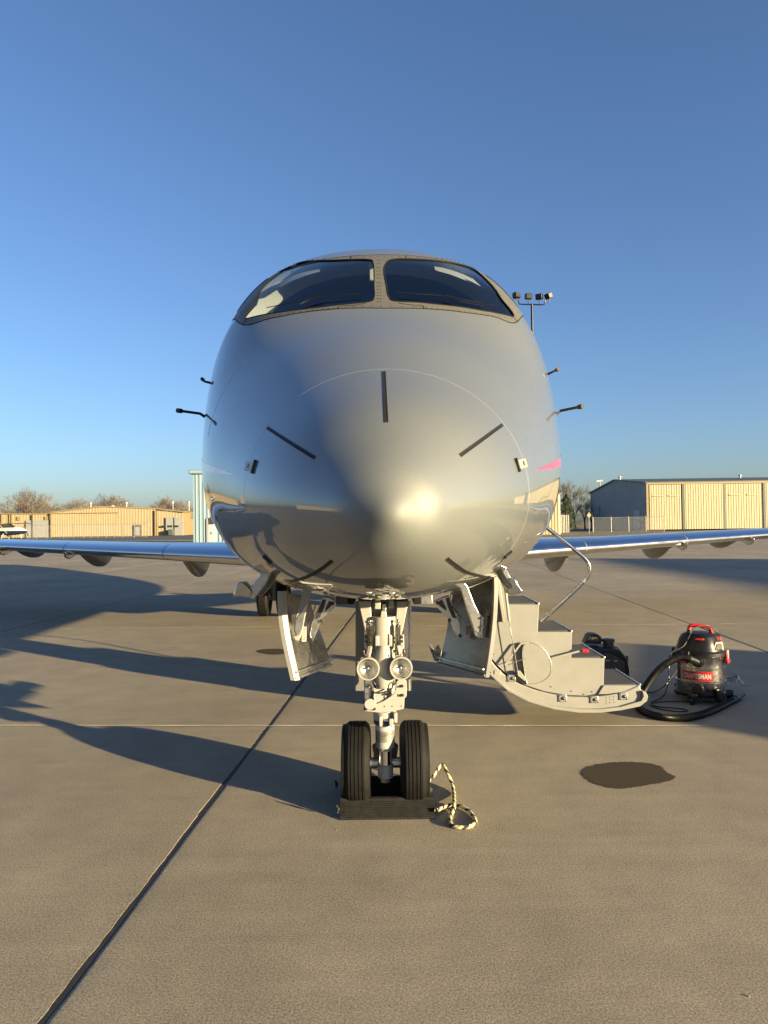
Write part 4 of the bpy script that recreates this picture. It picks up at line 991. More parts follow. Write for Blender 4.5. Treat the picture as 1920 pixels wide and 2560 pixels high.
    if sg < 0:
        q = [(255, 500), (285, 500), (283, 598), (253, 598)]
        pl_ = MB().add([g4(x, y, 4.06+0.002*(x-255)) for x, y in q], [(0, 1, 2, 3)]).build('warning_placard', M_LABELW, d, smooth=False)
        for k in range(6):
            y = 510+k*14; MB().add([g4(x, yy, 4.054+0.002*(x-255)) for x, yy in ((259, y), (281-3*(k % 2), y), (281-3*(k % 2), y+7), (259, y+7))], [(0, 1, 2, 3)]).build('placard_print', M_RED, d, smooth=False)
    else:
        pl_ = MB().add([g4(x, y, 4.10) for x, y in ((1350, 495), (1385, 490), (1385, 550), (1350, 555))], [(0, 1, 2, 3)]).build('warning_placard', mat('faded_placard', (0.30, 0.22, 0.20), 0.5), d, smooth=False)
    return d
gear_door(-1); gear_door(1)
# open rear leaf tip behind right door
MB().prism([g4(x, y, 4.5) for x, y in ((1112, 655), (1130, 652), (1160, 690), (1190, 655), (1190, 720), (1165, 738), (1140, 730))], (0, 0.25, 0)).build('gear_door_fairing', M_FAIR, jet, bevel=0.01)

# ------------------------------------------------------------------ airstair (entry door let down)
DA, DB = 5.60, 6.22
def a6(x, y, D=DA): return at(*Z6(x, y), D)
outer = smooth_path([a6(*p) for p in ((255, 395), (300, 490), (350, 562), (420, 620), (520, 670), (640, 705), (760, 720), (860, 720), (960, 708), (1040, 690), (1075, 668))], 6)
inner = smooth_path([a6(*p) for p in ((270, 330), (318, 440), (360, 505), (420, 560), (500, 602), (590, 632), (690, 650), (790, 654), (890, 646), (980, 626), (1046, 598))], 6)
stair = MB()
m = len(outer)
stair.prism(outer+inner[::-1], (0, DB-DA+0.05, 0))
air = stair.build('airstair', M_CREAM, jet, ang=40, bevel=0.006)
lip = [a6(*p, DA-0.03) for p in ((330, 545), (420, 627), (520, 678), (640, 713), (760, 729), (860, 729), (960, 717), (1050, 698), (1083, 672), (1088, 650), (1078, 632), (1060, 625), (1066, 650), (1055, 672), (960, 700), (860, 712), (760, 712), (640, 697), (520, 662), (420, 611), (340, 535))]
MB().prism(lip, (0, 0.70, 0)).build('door_skin_edge', M_CREAM, air, ang=40, bevel=0.003)
body = [(330, 60), (405, 70), (415, 212), (568, 212), (562, 343), (725, 343), (722, 468), (880, 468), (876, 600), (850, 637), (790, 648), (690, 644), (590, 626), (500, 596), (430, 560), (370, 505), (335, 460), (300, 390), (290, 250)]
MB().prism([a6(x, y, DA+0.028) for x, y in body], (0, DB-DA-0.02, 0)).build('step_body', M_CREAM, air, smooth=False, bevel=0.004)
low = [(876, 598), (1050, 598), (1052, 612), (985, 626), (890, 640), (850, 640)]
MB().prism([a6(x, y, DA+0.012) for x, y in low], (0, DB-DA+0.02, 0)).build('bottom_step_body', M_CREAM, air, smooth=False, bevel=0.003)
for x0, x1, y in ((413, 567, 211), (566, 724, 342), (724, 879, 467), (880, 1049, 597)):
    p0 = a6(x0, y, DA+0.045); p1 = a6(x1, y, DA+0.045); z = max(p0.z, p1.z)+0.002
    t_ = MB().bx(p0.x, p1.x-0.004, DA+0.045, DB-0.0, z-0.01, z+0.006).build('tread', M_TREAD, air, bevel=0.002)
    MB().bx(p1.x-0.012, p1.x+0.002, DA+0.03, DB+0.01, z-0.012, z+0.009).build('tread_nosing', M_ALU, air, bevel=0.002)
# latch blocks along the rim
for x, y in ((437, 564), (680, 659), (831, 665), (970, 650)):
    c = a6(x, y, DA-0.004); MB().box(c, (0.066, 0.012, 0.056)).build('latch_plate', M_ALU, air, bevel=0.006)
    MB().sphere(c+V(0.003, -0.008, 0.0), 0.017, 10, (1, 0.6, 0.8)).build('latch_roller', M_DARK, air)
    for dx in (-1, 1):
        for dz in (-1, 1): MB().sphere(c+V(dx*0.024, -0.007, dz*0.019), 0.0045, 6).build('screw', M_DARK, air)
for k, x in enumerate((890, 908, 926)):
    for y in (655, 668, 681): MB().sphere(a6(x+random.uniform(-2, 2), y-(x-890)*0.08, DA-0.001), 0.0045, 6).build('rivet', M_LTGREY, air)
c = a6(370, 540, DA-0.002); MB().box(c, (0.055, 0.01, 0.045)).build('rim_recess', M_LTGREY, air, bevel=0.01)
# round cover plate and its rim
disc = [(508, 580), (490, 470), (493, 410), (520, 396), (555, 402), (590, 425), (615, 462), (626, 500), (622, 540), (600, 568), (560, 588), (530, 590)]
MB().prism([q for q in smooth_path([a6(x, y, DA-0.02) for x, y in disc], 5, True)], (0, 0.055, 0)).build('round_cover', M_CREAM, air, ang=50, bevel=0.004)
MB().tube(smooth_path([a6(x, y, DA-0.022) for x, y in disc], 5, True), 0.0016, 6, closed=True).build('cover_edge', M_ALU, air)
# balance strut, cable and hinge channel
MB().bar(a6(365, 75, DA-0.005), a6(400, 295, DA-0.005), 0.055, 0.03).build('counterbalance_channel', M_LTGREY, air, bevel=0.004)
MB().tube([a6(400, 60, DA-0.03), a6(432, 330, DA-0.03), a6(467, 540, DA-0.03)], 0.0035, 8).build('stay_cable', M_STEEL, air)
MB().tube([a6(398, 60, DA-0.035), a6(425, 290, DA-0.035)], 0.011, 10).build('stay_cylinder', M_LTGREY, air)
MB().bar(a6(405, 500, DA-0.02), a6(480, 400, DA-0.02), 0.012, 0.012).bar(a6(480, 400, DA-0.02), a6(520, 392, DA-0.02), 0.012, 0.012).build('cable_guide', M_LTGREY, air)
MB().prism([a6(x, y, DA-0.03) for x, y in ((462, 528), (478, 528), (510, 572), (500, 578), (466, 552))], (0, 0.03, 0)).build('stay_anchor', M_LTGREY, air, bevel=0.002)
MB().tube([a6(500, 470, DA-0.03), a6(420, 500, DA-0.03)], 0.003, 6).build('stay_wire', M_STEEL, air)
MB().bar(a6(625, 468, DA-0.01), a6(775, 430, DA-0.01), 0.022, 0.014).build('lock_lever', M_LTGREY, air, bevel=0.003)
MB().tube([a6(772, 432, DA-0.02), a6(803, 434, DA-0.02)], 0.016, 14).build('lever_grip', M_RED, air, bevel=0.002)
for x, y in ((350, 450), (625, 604), (722, 625), (820, 628), (780, 640)): MB().sphere(a6(x, y, DA+0.026), 0.005, 8).build('screw', M_DARK, air)
# upper door frame with red arrow placard
MB().prism([at(*Z6(x, y), 5.3) for x, y in ((345, 85), (300, 70), (250, 95), (215, 140), (180, 168), (160, 175), (200, 185), (290, 170), (345, 150))], (0, 0.3, 0)).build('sill_frame', M_CREAM, air, bevel=0.003)
MB().add([at(*Z6(x, y), 5.29) for x, y in ((312, 112), (324, 110), (325, 126), (313, 128))], [(0, 1, 2, 3)]).build('arrow_placard', M_RED, air, smooth=False)
MB().add([at(*Z6(x, y), 5.29) for x, y in ((284, 128), (309, 115), (310, 128))], [(0, 1, 2)]).build('arrow_placard', M_LABELW, air, smooth=False)
# handrail
hp = [(1352, 1308), (1400, 1345), (1440, 1377), (1462, 1396), (1473, 1414), (1471, 1436), (1455, 1458), (1420, 1492), (1380, 1529), (1352, 1556)]
MB().tube(smooth_path([at(x, y, 6.15) for x, y in hp], 8), 0.0165, 14).build('handrail', M_STEEL, air)
MB().tube([at(1463, 1447, 6.15), at(1457, 1455, 6.15)], 0.0185, 14).build('rail_joint', M_ALU, air)
# ================================================================== LOOSE THINGS ROUND THE AIRCRAFT
# rubber chocks in front of and behind the nose wheels
def chock(loc, L, dep, h, label, name='wheel_chock'):
    ch = thing(name, label, 'wheel chock', loc, 'chocks at the nose wheels'); x, y, z = loc
    prof_ = [(0, 0.0), (0.006, 0.012)]; n = 9
    for i in range(n):           # ribbed sloping face
        f0 = i/n; f1 = (i+0.62)/n; a = 0.012+0.052*f0; b = 0.012+0.052*f1; za = 0.012+(h-0.02)*f0; zb = 0.012+(h-0.02)*f1
        prof_ += [(a, za), (b, zb), (b+0.004, zb-0.001)]
    prof_ += [(0.068, h-0.004), (0.074, h), (0.092, h), (dep-0.05, h*0.62), (dep, 0.0)]
    MB().prism([(x, y+a, z+b) for a, b in prof_], (L, 0, 0)).build('chock_body', M_CHOCK, ch, smooth=False)
    return ch
cf = gp(848, 2051); cfe = gp(1087, 2049)
c1 = chock((cf.x+0.004, cf.y, 0.0), (cfe-cf).length-0.004, 0.20, 0.092, 'ribbed black rubber chock in front of the nose wheels')
c2 = thing('wheel_chock', 'black rubber chock behind the nose wheels, mostly hidden', 'wheel chock', (-0.275, DW+0.10, 0), 'chocks at the nose wheels')
MB().prism([(-0.275, DW+0.075, 0), (-0.275, DW+0.14, 0.095), (-0.275, DW+0.165, 0.098), (-0.275, DW+0.27, 0)], (0.52, 0, 0)).build('chock_body', M_CHOCK, c2, bevel=0.004)
# rope linking them
rp = [(1020, 800, .05), (1050, 738, .055), (1092, 688, .075), (1150, 600, .10), (1178, 582, .105), (1205, 625, .09), (1235, 690, .06), (1262, 750, .03), (1278, 830, .013), (1282, 930, .028), (1276, 990, .016), (1250, 1050, .011), (1248, 1105, .011), (1275, 1138, .011), (1350, 1150, .011), (1440, 1132, .011), (1472, 1085, .011), (1420, 1005, .013), (1350, 962, .016), (1272, 945, .012), (1200, 962, .02), (1122, 996, .045)]
path = smooth_path([gp(*Z3(x, y), z) for x, y, z in rp], 14)
rope = thing('rope', 'yellow and black braided rope looped beside the nose wheel chock', 'rope', tuple(path[0]))
n = 12; N = len(path); L = [0]
for i in range(1, N): L.append(L[-1]+(path[i]-path[i-1]).length)
tot = L[-1]; NS = 420; pts = []
k = 0
for i in range(NS+1):
    d = tot*i/NS
    while k < N-2 and L[k+1] < d: k += 1
    pts.append(path[k].lerp(path[k+1], (d-L[k])/max(1e-9, L[k+1]-L[k])))
mb = MB(); x, y, _ = frame_for(pts[1]-pts[0])
for i in range(NS+1):
    d = (pts[min(i+1, NS)]-pts[max(i-1, 0)]).normalized(); x = (x-d*x.dot(d)).normalized(); y = d.cross(x); u = tot*i/NS
    for q in range(n):
        a = 2*math.pi*q/n; r_ = 0.0098+0.0012*math.sin(3*a+u*260)
        mb.v.append(tuple(pts[i]+(x*math.cos(a)+y*math.sin(a))*r_))
for i in range(NS):
    u = tot*i/NS
    for q in range(n):
        mb.f.append((i*n+q, i*n+(q+1) % n, (i+1)*n+(q+1) % n, (i+1)*n+q))
        mb.mi.append(1 if ((q/n*2+u*27) % 2.0) < 0.72 else 0)
mb.build('braided_cord', [M_ROPEY, M_ROPEB], rope)
for px, py, z in ((216, 985, 0.05), (205, 760, 0.06)):
    p = gp(*Z3(px+20, py), z); MB().sphere(p, 0.012, 10, (0.7, 1, 1.1)).tube([p+V(-0.003, 0, -0.022), p+V(-0.008, 0.004, 0.022)], 0.006, 8).build('knot', M_ROPEB, rope)

# ------------------------------------------------------------------ shop vacuum
VX, VY = at(1751, 1700, 6.42).x, 6.42
vac = thing('shop_vacuum', 'stainless steel wet and dry vacuum with black lid and red handle beside the airstair', 'vacuum', (VX, VY, 0))
VR = 0.203
def vl(prof_, name, mt, n=56, c0=False, c1=False, **k): return MB().lathe(prof_, (VX, VY, 0), (0, 0, 1), n, cap0=c0, cap1=c1).build(name, mt, vac, **k)
vl([(VR*0.94, 0.085), (VR*0.97, 0.10), (VR, 0.178), (VR+0.006, 0.182), (VR+0.006, 0.190), (VR, 0.194), (VR, 0.296), (VR+0.006, 0.300), (VR+0.006, 0.308), (VR, 0.312), (VR, 0.420), (VR+0.004, 0.428)], 'steel_drum', M_DRUM, 72, True)
base = vl([(VR*0.80, 0.055), (VR*1.06, 0.06), (VR*1.08, 0.085), (VR*1.0, 0.105), (VR*0.955, 0.125)], 'dolly_base', M_BLACK, 56, True)
for a in (-130, -70, -20, 50, 120, 190):
    if a in (-70, 50, 190): continue
    dx, dy = math.cos(R(a)), math.sin(R(a)); c = V(VX+dx*0.225, VY+dy*0.225, 0.0)
    MB().box(c+V(0, 0, 0.075), (0.07, 0.06, 0.06)).build('caster_arm', M_BLACK, vac, bevel=0.012)
    MB().lathe([(0.01, -0.016), (0.03, -0.016), (0.034, -0.008), (0.034, 0.008), (0.03, 0.016), (0.01, 0.016)], c+V(dx*0.012, dy*0.012, 0.034), (-dy, dx, 0), 20, cap0=True, cap1=True).build('caster_wheel', M_BLACK, vac)
c = V(VX-0.225*math.cos(R(60)), VY-0.225*math.sin(R(60)), 0); c = V(VX+0.07, VY-0.222, 0)
MB().box(c+V(0, 0, 0.085), (0.075, 0.06, 0.10)).build('caster_arm', M_BLACK, vac, bevel=0.014)
MB().lathe([(0.01, -0.016), (0.03, -0.016), (0.034, 0), (0.03, 0.016), (0.01, 0.016)], c+V(0.01, -0.01, 0.034), (1, 0.2, 0), 20, cap0=True, cap1=True).build('caster_wheel', M_BLACK, vac)
c = V(VX-0.10, VY-0.19, 0.14); MB().lathe([(0.040, -0.03), (0.046, 0.0), (0.046, 0.02), (0.036, 0.035)], c, (-0.45, -0.89, 0), 24, cap1=True).build('drain_cap', M_BLACK, vac)
# lid: skirt, dome with shoulders, motor cap
vl([(VR+0.008, 0.405), (VR+0.014, 0.41), (VR+0.014, 0.440), (VR*0.99, 0.455)], 'lid_rim', M_BLACK)
lid = MB(); n = 56
rings = [(0.440, 0.202, 0.0), (0.475, 0.190, 0.02), (0.500, 0.182, 0.03), (0.545, 0.168, 0.05), (0.575, 0.150, 0.05), (0.595, 0.120, 0.04), (0.604, 0.06, 0.02), (0.606, 0.001, 0)]
for z, r_, e in rings:
    for k in range(n):
        a = 2*math.pi*k/n; rr = r_*(1+e*math.cos(4*a)); lid.v.append((VX+rr*math.cos(a), VY+rr*math.sin(a), z))
for i in range(len(rings)-1):
    for k in range(n): lid.f.append((i*n+k, i*n+(k+1) % n, (i+1)*n+(k+1) % n, (i+1)*n+k)); lid.mi.append(0)
lid.build('lid', M_BLACK, vac, ang=22)
MB().prism([(VX+0.02, VY-0.186, 0.452), (VX+0.16, VY-0.105, 0.452), (VX+0.15, VY-0.10, 0.53), (VX+0.06, VY-0.165, 0.535)], (0.004, -0.012, 0)).build('lid_highlight', M_LTGREY, vac, bevel=0.004)  # pale panel paints the sunlit highlight on the right of the black lid
MB().prism([(VX+0.05, VY-0.182, 0.47), (VX+0.13, VY-0.136, 0.47), (VX+0.125, VY-0.13, 0.515), (VX+0.075, VY-0.16, 0.52)], (0.004, -0.012, 0)).build('vent_grille', M_DARK, vac, bevel=0.003)
MB().box((VX-0.07, VY-0.163, 0.560), (0.07, 0.02, 0.016), (V(0.93, -0.36, 0).normalized(), V(0.36, 0.93, 0).normalized(), V(0, 0, 1))).build('power_switch', M_RED, vac, bevel=0.004)
hd = smooth_path([(VX-0.10, VY-0.02, 0.585), (VX-0.095, VY-0.02, 0.645), (VX-0.06, VY-0.025, 0.662), (VX+0.03, VY-0.035, 0.656), (VX+0.075, VY-0.04, 0.64), (VX+0.09, VY-0.045, 0.60), (VX+0.115, VY-0.05, 0.555)], 6)
mb = MB(); 
for i in range(len(hd)-1): mb.bar(hd[i], hd[i]+(hd[i+1]-hd[i])*1.08, 0.026, 0.044)
MB().tube(hd, [0.017]*len(hd), 10).build('carry_handle', M_RED, vac)
MB().tube([(VX-0.10, VY-0.02, 0.57), (VX-0.097, VY-0.02, 0.625)], 0.020, 10).build('handle_post', M_BLACK, vac)
MB().box((VX+0.118, VY-0.075, 0.556), (0.075, 0.05, 0.03), (V(0.9, -0.2, -0.4).normalized(), V(0.2, 0.98, 0).normalized(), V(0.4, 0, 0.9).normalized())).build('handle_foot', M_RED, vac, bevel=0.008)
for a in (-38, 150, -150):
    dx, dy = math.cos(R(a)), math.sin(R(a)); t = V(-dy, dx, 0); nrm = V(dx, dy, 0); c = V(VX, VY, 0)+nrm*(VR+0.012)
    MB().box(c+V(0, 0, 0.40), (0.028, 0.026, 0.09), (t, nrm, V(0, 0, 1))).build('lid_latch', M_RED, vac, bevel=0.005)
    MB().box(c+nrm*0.012+V(0, 0, 0.362), (0.085, 0.03, 0.028), (t, nrm, V(0, 0, 1))).build('lid_latch_pull', M_RED, vac, bevel=0.006)
    MB().box(c+t*0.03+V(0, 0, 0.415), (0.05, 0.028, 0.08), (t, nrm, V(0, 0, 1))).build('latch_cover', M_LTGREY if a == -38 else M_BLACK, vac, bevel=0.006)
# label on the drum with raised white lettering
A0, A1 = -158.0, -84.0
def cyl(a, z, r_=VR+0.0012): return V(VX+r_*math.cos(R(a)), VY+r_*math.sin(R(a)), z)
mb = MB(); n = 30
mb.add([cyl(A0+(A1-A0)*i/n, 0.205) for i in range(n+1)]+[cyl(A0+(A1-A0)*i/n, 0.284) for i in range(n+1)], [(i, i+1, n+2+i, n+1+i) for i in range(n)])
mb.build('brand_label', M_RED, vac)
def lettering(txt, a0, a1, z0, h, mt, name, parent, rad):
    cu = bpy.data.curves.new('txt', 'FONT'); cu.body = txt; cu.size = 1.0; cu.resolution_u = 3; cu.offset = 0.028
    to = bpy.data.objects.new('txt', cu); COL.objects.link(to); dg = bpy.context.evaluated_depsgraph_get(); me = to.evaluated_get(dg).to_mesh()
    vs_ = np.array([v.co[:] for v in me.vertices]); fs = [tuple(p.vertices) for p in me.polygons]
    bpy.data.objects.remove(to); bpy.data.curves.remove(cu)
    x0, x1 = vs_[:, 0].min(), vs_[:, 0].max(); y0_, y1_ = vs_[:, 1].min(), vs_[:, 1].max(); mb = MB()
    mb.add([cyl(a0+(a1-a0)*(v[0]-x0)/(x1-x0), z0+h*(v[1]-y0_)/(y1_-y0_), rad) for v in vs_], fs)
    return mb.build(name, mt, parent, smooth=False)
lettering('CRAFTSMAN', A0+4, A1-5, 0.222, 0.044, M_LABELW, 'brand_lettering', vac, VR+0.0026)
# hose: smooth cuff at the inlet, ribbed along its length
inl = V(VX-0.095, VY-0.185, 0.375); dir_in = V(-0.55, -0.83, 0)
MB().lathe([(0.052, -0.02), (0.052, 0.015), (0.040, 0.02), (0.038, 0.05)], inl, dir_in, 28, cap1=True).build('hose_inlet', M_BLACK, vac)
hz = [inl+dir_in*0.03, at(*Z8(1040, 372), 6.15), at(*Z8(960, 392), 6.13), at(*Z8(870, 440), 6.13), at(*Z8(790, 515), 6.13), at(*Z8(725, 600), 6.14), at(*Z8(670, 690), 6.16), gp(*Z8(628, 770), 0.05), gp(*Z8(632, 818), 0.031), gp(*Z8(690, 862), 0.031), gp(*Z8(790, 896), 0.031), gp(*Z8(920, 916), 0.031), gp(*Z8(1060, 916), 0.031), gp(*Z8(1190, 892), 0.031), gp(*Z8(1310, 850), 0.031), gp(*Z8(1420, 796), 0.031), gp(*Z8(1530, 738), 0.031)]
base_p = smooth_path(hz, 16); Ls = [0]
for i in range(1, len(base_p)): Ls.append(Ls[-1]+(base_p[i]-base_p[i-1]).length)
NS = 900; pts = []; k = 0
for i in range(NS+1):
    d = Ls[-1]*i/NS
    while k < len(base_p)-2 and Ls[k+1] < d: k += 1
    pts.append(base_p[k].lerp(base_p[k+1], (d-Ls[k])/max(1e-9, Ls[k+1]-Ls[k])))
MB().tube(pts, [0.0305-(0.0022 if (i % 2 == 0 and 40 < i < 850) else 0) for i in range(NS+1)], 16).build('hose', M_BLACK, vac, ang=60)
d = (pts[-1]-pts[-12]).normalized()
MB().tube([pts[-1]-d*0.08, pts[-1], pts[-1]+d*0.01], [0.034, 0.034, 0.030], 16).tube([pts[-1], pts[-1]+d*0.10, pts[-1]+d*0.17], [0.022, 0.016, 0.014], 14).build('hose_nozzle', M_BLACK, vac)
# power cord
cord = [V(VX+0.16, VY+0.02, 0.43), V(VX+0.15, VY-0.05, 0.58), V(VX+0.05, VY-0.06, 0.662), V(VX-0.08, VY-0.08, 0.64), V(VX-0.19, VY-0.12, 0.50), at(*Z8(925, 340), 6.2), at(*Z8(910, 470), 6.15), at(*Z8(905, 600), 6.12), gp(*Z8(865, 715), 0.03), gp(*Z8(790, 760), 0.007), gp(*Z8(735, 785), 0.007), gp(*Z8(800, 815), 0.007), gp(*Z8(1010, 835), 0.007), gp(*Z8(1080, 852), 0.007), gp(*Z8(1000, 862), 0.007), gp(*Z8(830, 838), 0.007), gp(*Z8(740, 800), 0.010), gp(*Z8(850, 772), 0.007), gp(*Z8(1100, 772), 0.007), gp(*Z8(1420, 772), 0.007)]
MB().tube(smooth_path(cord, 10), 0.0048, 7).build('power_cord', M_BLACK, vac)
MB().tube(smooth_path([at(*Z8(985, 490), 6.2), at(*Z8(930, 560), 6.14), at(*Z8(870, 630), 6.1), gp(*Z8(780, 685), 0.02), gp(*Z8(705, 690), 0.008), gp(*Z8(640, 700), 0.008)], 8), 0.0048, 7).build('power_cord', M_BLACK, vac)
# crumpled clear bag lying behind the vacuum
bg_ = MB(); r = np.random.default_rng(3); n = 12; bc = at(*Z8(1480, 640), 6.75); bc.z = 0.06
for i in range(n+1):
    for j in range(n+1):
        bg_.v.append(tuple(bc+V((i/n-0.5)*0.22+r.normal(0, .012), (j/n-0.5)*0.18+r.normal(0, .012), 0.07*math.sin(math.pi*i/n)*math.sin(math.pi*j/n)+r.normal(0, .014))))
for i in range(n):
    for j in range(n): q = i*(n+1)+j; bg_.f += [(q, q+1, q+n+2), (q, q+n+2, q+n+1)]; bg_.mi += [0, 0]
tag(bg_.build('plastic_bag', M_BAG, smooth=False), 'crumpled clear plastic bag on the ground behind the vacuum', 'bag')

# ------------------------------------------------------------------ black portable generator behind the airstair
GX, GY = at(1501, 1640, 7.0).x, 7.0
gen = thing('portable_generator', 'black portable power unit with carry handle behind the lowered airstair', 'generator', (GX, GY, 0))
def gb(x0, x1, y0_, y1_, z0, z1, name, mt, bev=0.02): return MB().bx(GX+x0, GX+x1, GY+y0_, GY+y1_, z0, z1).build(name, mt, gen, bevel=bev, bseg=3)
sec = [(-0.23, 0.04), (-0.235, 0.30), (-0.20, 0.375), (-0.09, 0.40), (0.07, 0.39), (0.15, 0.37), (0.215, 0.29), (0.235, 0.18), (0.235, 0.04)]
MB().prism([(GX+a, GY-0.14, b) for a, b in sec], (0, 0.30, 0)).build('housing', M_BLACK, gen, bevel=0.02, bseg=3)
MB().prism([(GX+a, GY-0.152, b) for a, b in ((-0.19, 0.08), (-0.19, 0.28), (-0.10, 0.34), (0.06, 0.335), (0.18, 0.26), (0.19, 0.08))], (0, 0.02, 0)).build('control_panel', M_DARK, gen, bevel=0.006)
MB().prism([at(*Z8(x, y), GY-0.06) for x, y in ((150, 250), (168, 222), (185, 180), (215, 162), (265, 163), (300, 185), (312, 215), (300, 255))], (0, 0.14, 0)).build('carry_handle', M_BLACK, gen, bevel=0.012, bseg=3)
MB().prism([at(*Z8(x, y), GY-0.065) for x, y in ((200, 225), (215, 190), (258, 188), (280, 212), (275, 230))], (0, 0.01, 0)).build('handle_recess', M_DARK, gen, bevel=0.003)
MB().lathe([(0.048, 0.38), (0.050, 0.43), (0.060, 0.432), (0.060, 0.455), (0.052, 0.46)], (GX+0.07, GY-0.03, 0), (0, 0, 1), 28, cap1=True).build('fuel_cap', M_DARK, gen)
for x, z, w_, h_, mt in ((-0.12, 0.30, 0.09, 0.018, M_LTGREY), (0.02, 0.275, 0.05, 0.012, M_LTGREY), (0.10, 0.27, 0.035, 0.02, M_LTGREY), (-0.06, 0.31, 0.025, 0.02, M_RED)):
    MB().box((GX+x, GY-0.156, z), (w_, 0.008, h_)).build('switch', mt, gen, bevel=0.002)
for x, z in ((-0.02, 0.18), (0.08, 0.18)): MB().lathe([(0.028, 0), (0.028, 0.008), (0.022, 0.010)], (GX+x, GY-0.152, z), (0, -1, 0), 20, cap1=True).build('outlet', M_BLACK, gen)
MB().tube(smooth_path([(GX+0.10, GY+0.02, 0.385), (GX+0.17, GY+0.01, 0.36), (GX+0.225, GY, 0.28)], 5), 0.008, 8).build('frame_tube', M_DARK, gen)
MB().box((GX+0.238, GY-0.06, 0.27), (0.008, 0.05, 0.06)).build('side_marker', M_RED, gen, bevel=0.002)
for x in (-0.18, 0.18): MB().bx(GX+x-0.03, GX+x+0.03, GY-0.12, GY+0.12, 0.0, 0.045).build('rubber_foot', M_BLACK, gen, bevel=0.006)
# ================================================================== AIRFIELD BUILDINGS, FENCES, TREES
def corrugated(p0, p1, z0, z1f, pitch, amp, name, mt, parent, kind=0):
    """ribbed sheet wall from p0 to p1 (ground points), top height given by z1f(fraction)"""
    p0, p1 = Vector(p0), Vector(p1); d = p1-p0; L_ = d.length; d.normalize(); nrm = V(d.y, -d.x, 0)
    mb = MB(); n = max(1, int(L_/pitch)); xs = []
    for i in range(n):
        b = i*pitch
        xs += [(b, 0), (b+pitch*0.62, 0), (b+pitch*0.70, amp), (b+pitch*0.92, amp)]
    xs.append((L_, 0))
    for x, a in xs:
        q = p0+d*min(x, L_)+nrm*a; zt = z1f(min(x, L_)/L_); mb.v += [(q.x, q.y, z0), (q.x, q.y, zt)]
    for i in range(len(xs)-1): mb.f.append((2*i, 2*i+2, 2*i+3, 2*i+1)); mb.mi.append(0)
    return mb.build(name, mt, parent, smooth=False)

# ---- large hangar at right
HR = thing('hangar', 'large hangar with tan sliding doors and shaded grey gable wall at right', 'building', (80, 148, 0))
hx0 = at(1616, 1300, 130).x; hx1 = hx0+78; hy0, hy1 = 130.0, 165.0; ey = 8.75; er = 10.15
corrugated((hx0, hy1, 0), (hx0, hy0, 0), -0.2, lambda f: ey-0.3+(er-ey+0.3)*(1-abs(2*f-1)), 1.2, 0.05, 'gable_wall', M_GREYB, HR)
MB().bx(hx0+0.1, hx1, hy0+0.4, hy1, 0, ey-0.1).build('side_wall', M_GREYB, HR, smooth=False)
MB().prism([(hx0-0.25, hy0-0.4, ey-0.08), (hx0-0.25, (hy0+hy1)/2, er+0.1), (hx0-0.25, hy1+0.4, ey-0.38), (hx0-0.25, hy1+0.4, ey-0.68), (hx0-0.25, (hy0+hy1)/2, er-0.15), (hx0-0.25, hy0-0.4, ey-0.30)], (hx1-hx0+0.5, 0, 0)).build('roof', M_ROOF, HR, smooth=False)
xs = [hx0+0.5, at(1707, 1250, 130).x, at(1808, 1250, 130).x]; step = xs[2]-xs[1]
while xs[-1]+step < hx1: xs.append(xs[-1]+step)
for k in range(len(xs)-1):
    corrugated((xs[k]+0.12, hy0-0.15-0.12*(k % 2), 0), (xs[k+1]-0.12, hy0-0.15-0.12*(k % 2), 0), 0.05, lambda f: ey-0.55, 0.46, 0.05, 'hangar_door', M_TAN2, HR)
    MB().bx(xs[k+1]-0.22, xs[k+1]+0.22, hy0-0.32, hy0+0.1, 0, ey-0.5).build('door_post', M_ROOF, HR, smooth=False)
    for q in (0.28, 0.72):
        xm = xs[k]+(xs[k+1]-xs[k])*q; MB().bx(xm-1.0, xm+1.0, hy0-0.36, hy0-0.3, ey-2.7, ey-2.55).build('door_rail', M_TAN2, HR, smooth=False)
MB().bx(hx0, hx1, hy0-0.42, hy0+0.3, ey-0.55, ey-0.28).build('door_header', M_TANT, HR, smooth=False)
MB().bx(hx0-0.05, hx0+0.35, hy0-0.38, hy0, 0, ey-0.55).build('corner_trim', M_TANT, HR, smooth=False)
ed = at(1590, 1300, 135.5); MB().bx(hx0-0.08, hx0+0.05, 133.2, 136.2, 0, 3.6).build('personnel_door', mat('grey_door', (0.36, 0.37, 0.38), 0.5), HR, smooth=False)
MB().bx(hx0-0.2, hx0-0.0, 131.0, 131.5, 4.6, 5.1).build('wall_lamp', M_LABELW, HR, bevel=0.05)
for x in (0.6, 25): MB().lathe([(0.18, 0), (0.18, 0.7), (0.32, 0.75), (0.32, 0.95)], (hx0+x, 146, er-0.4), (0, 0, 1), 12, cap1=True).build('roof_vent', M_LABELW, HR)

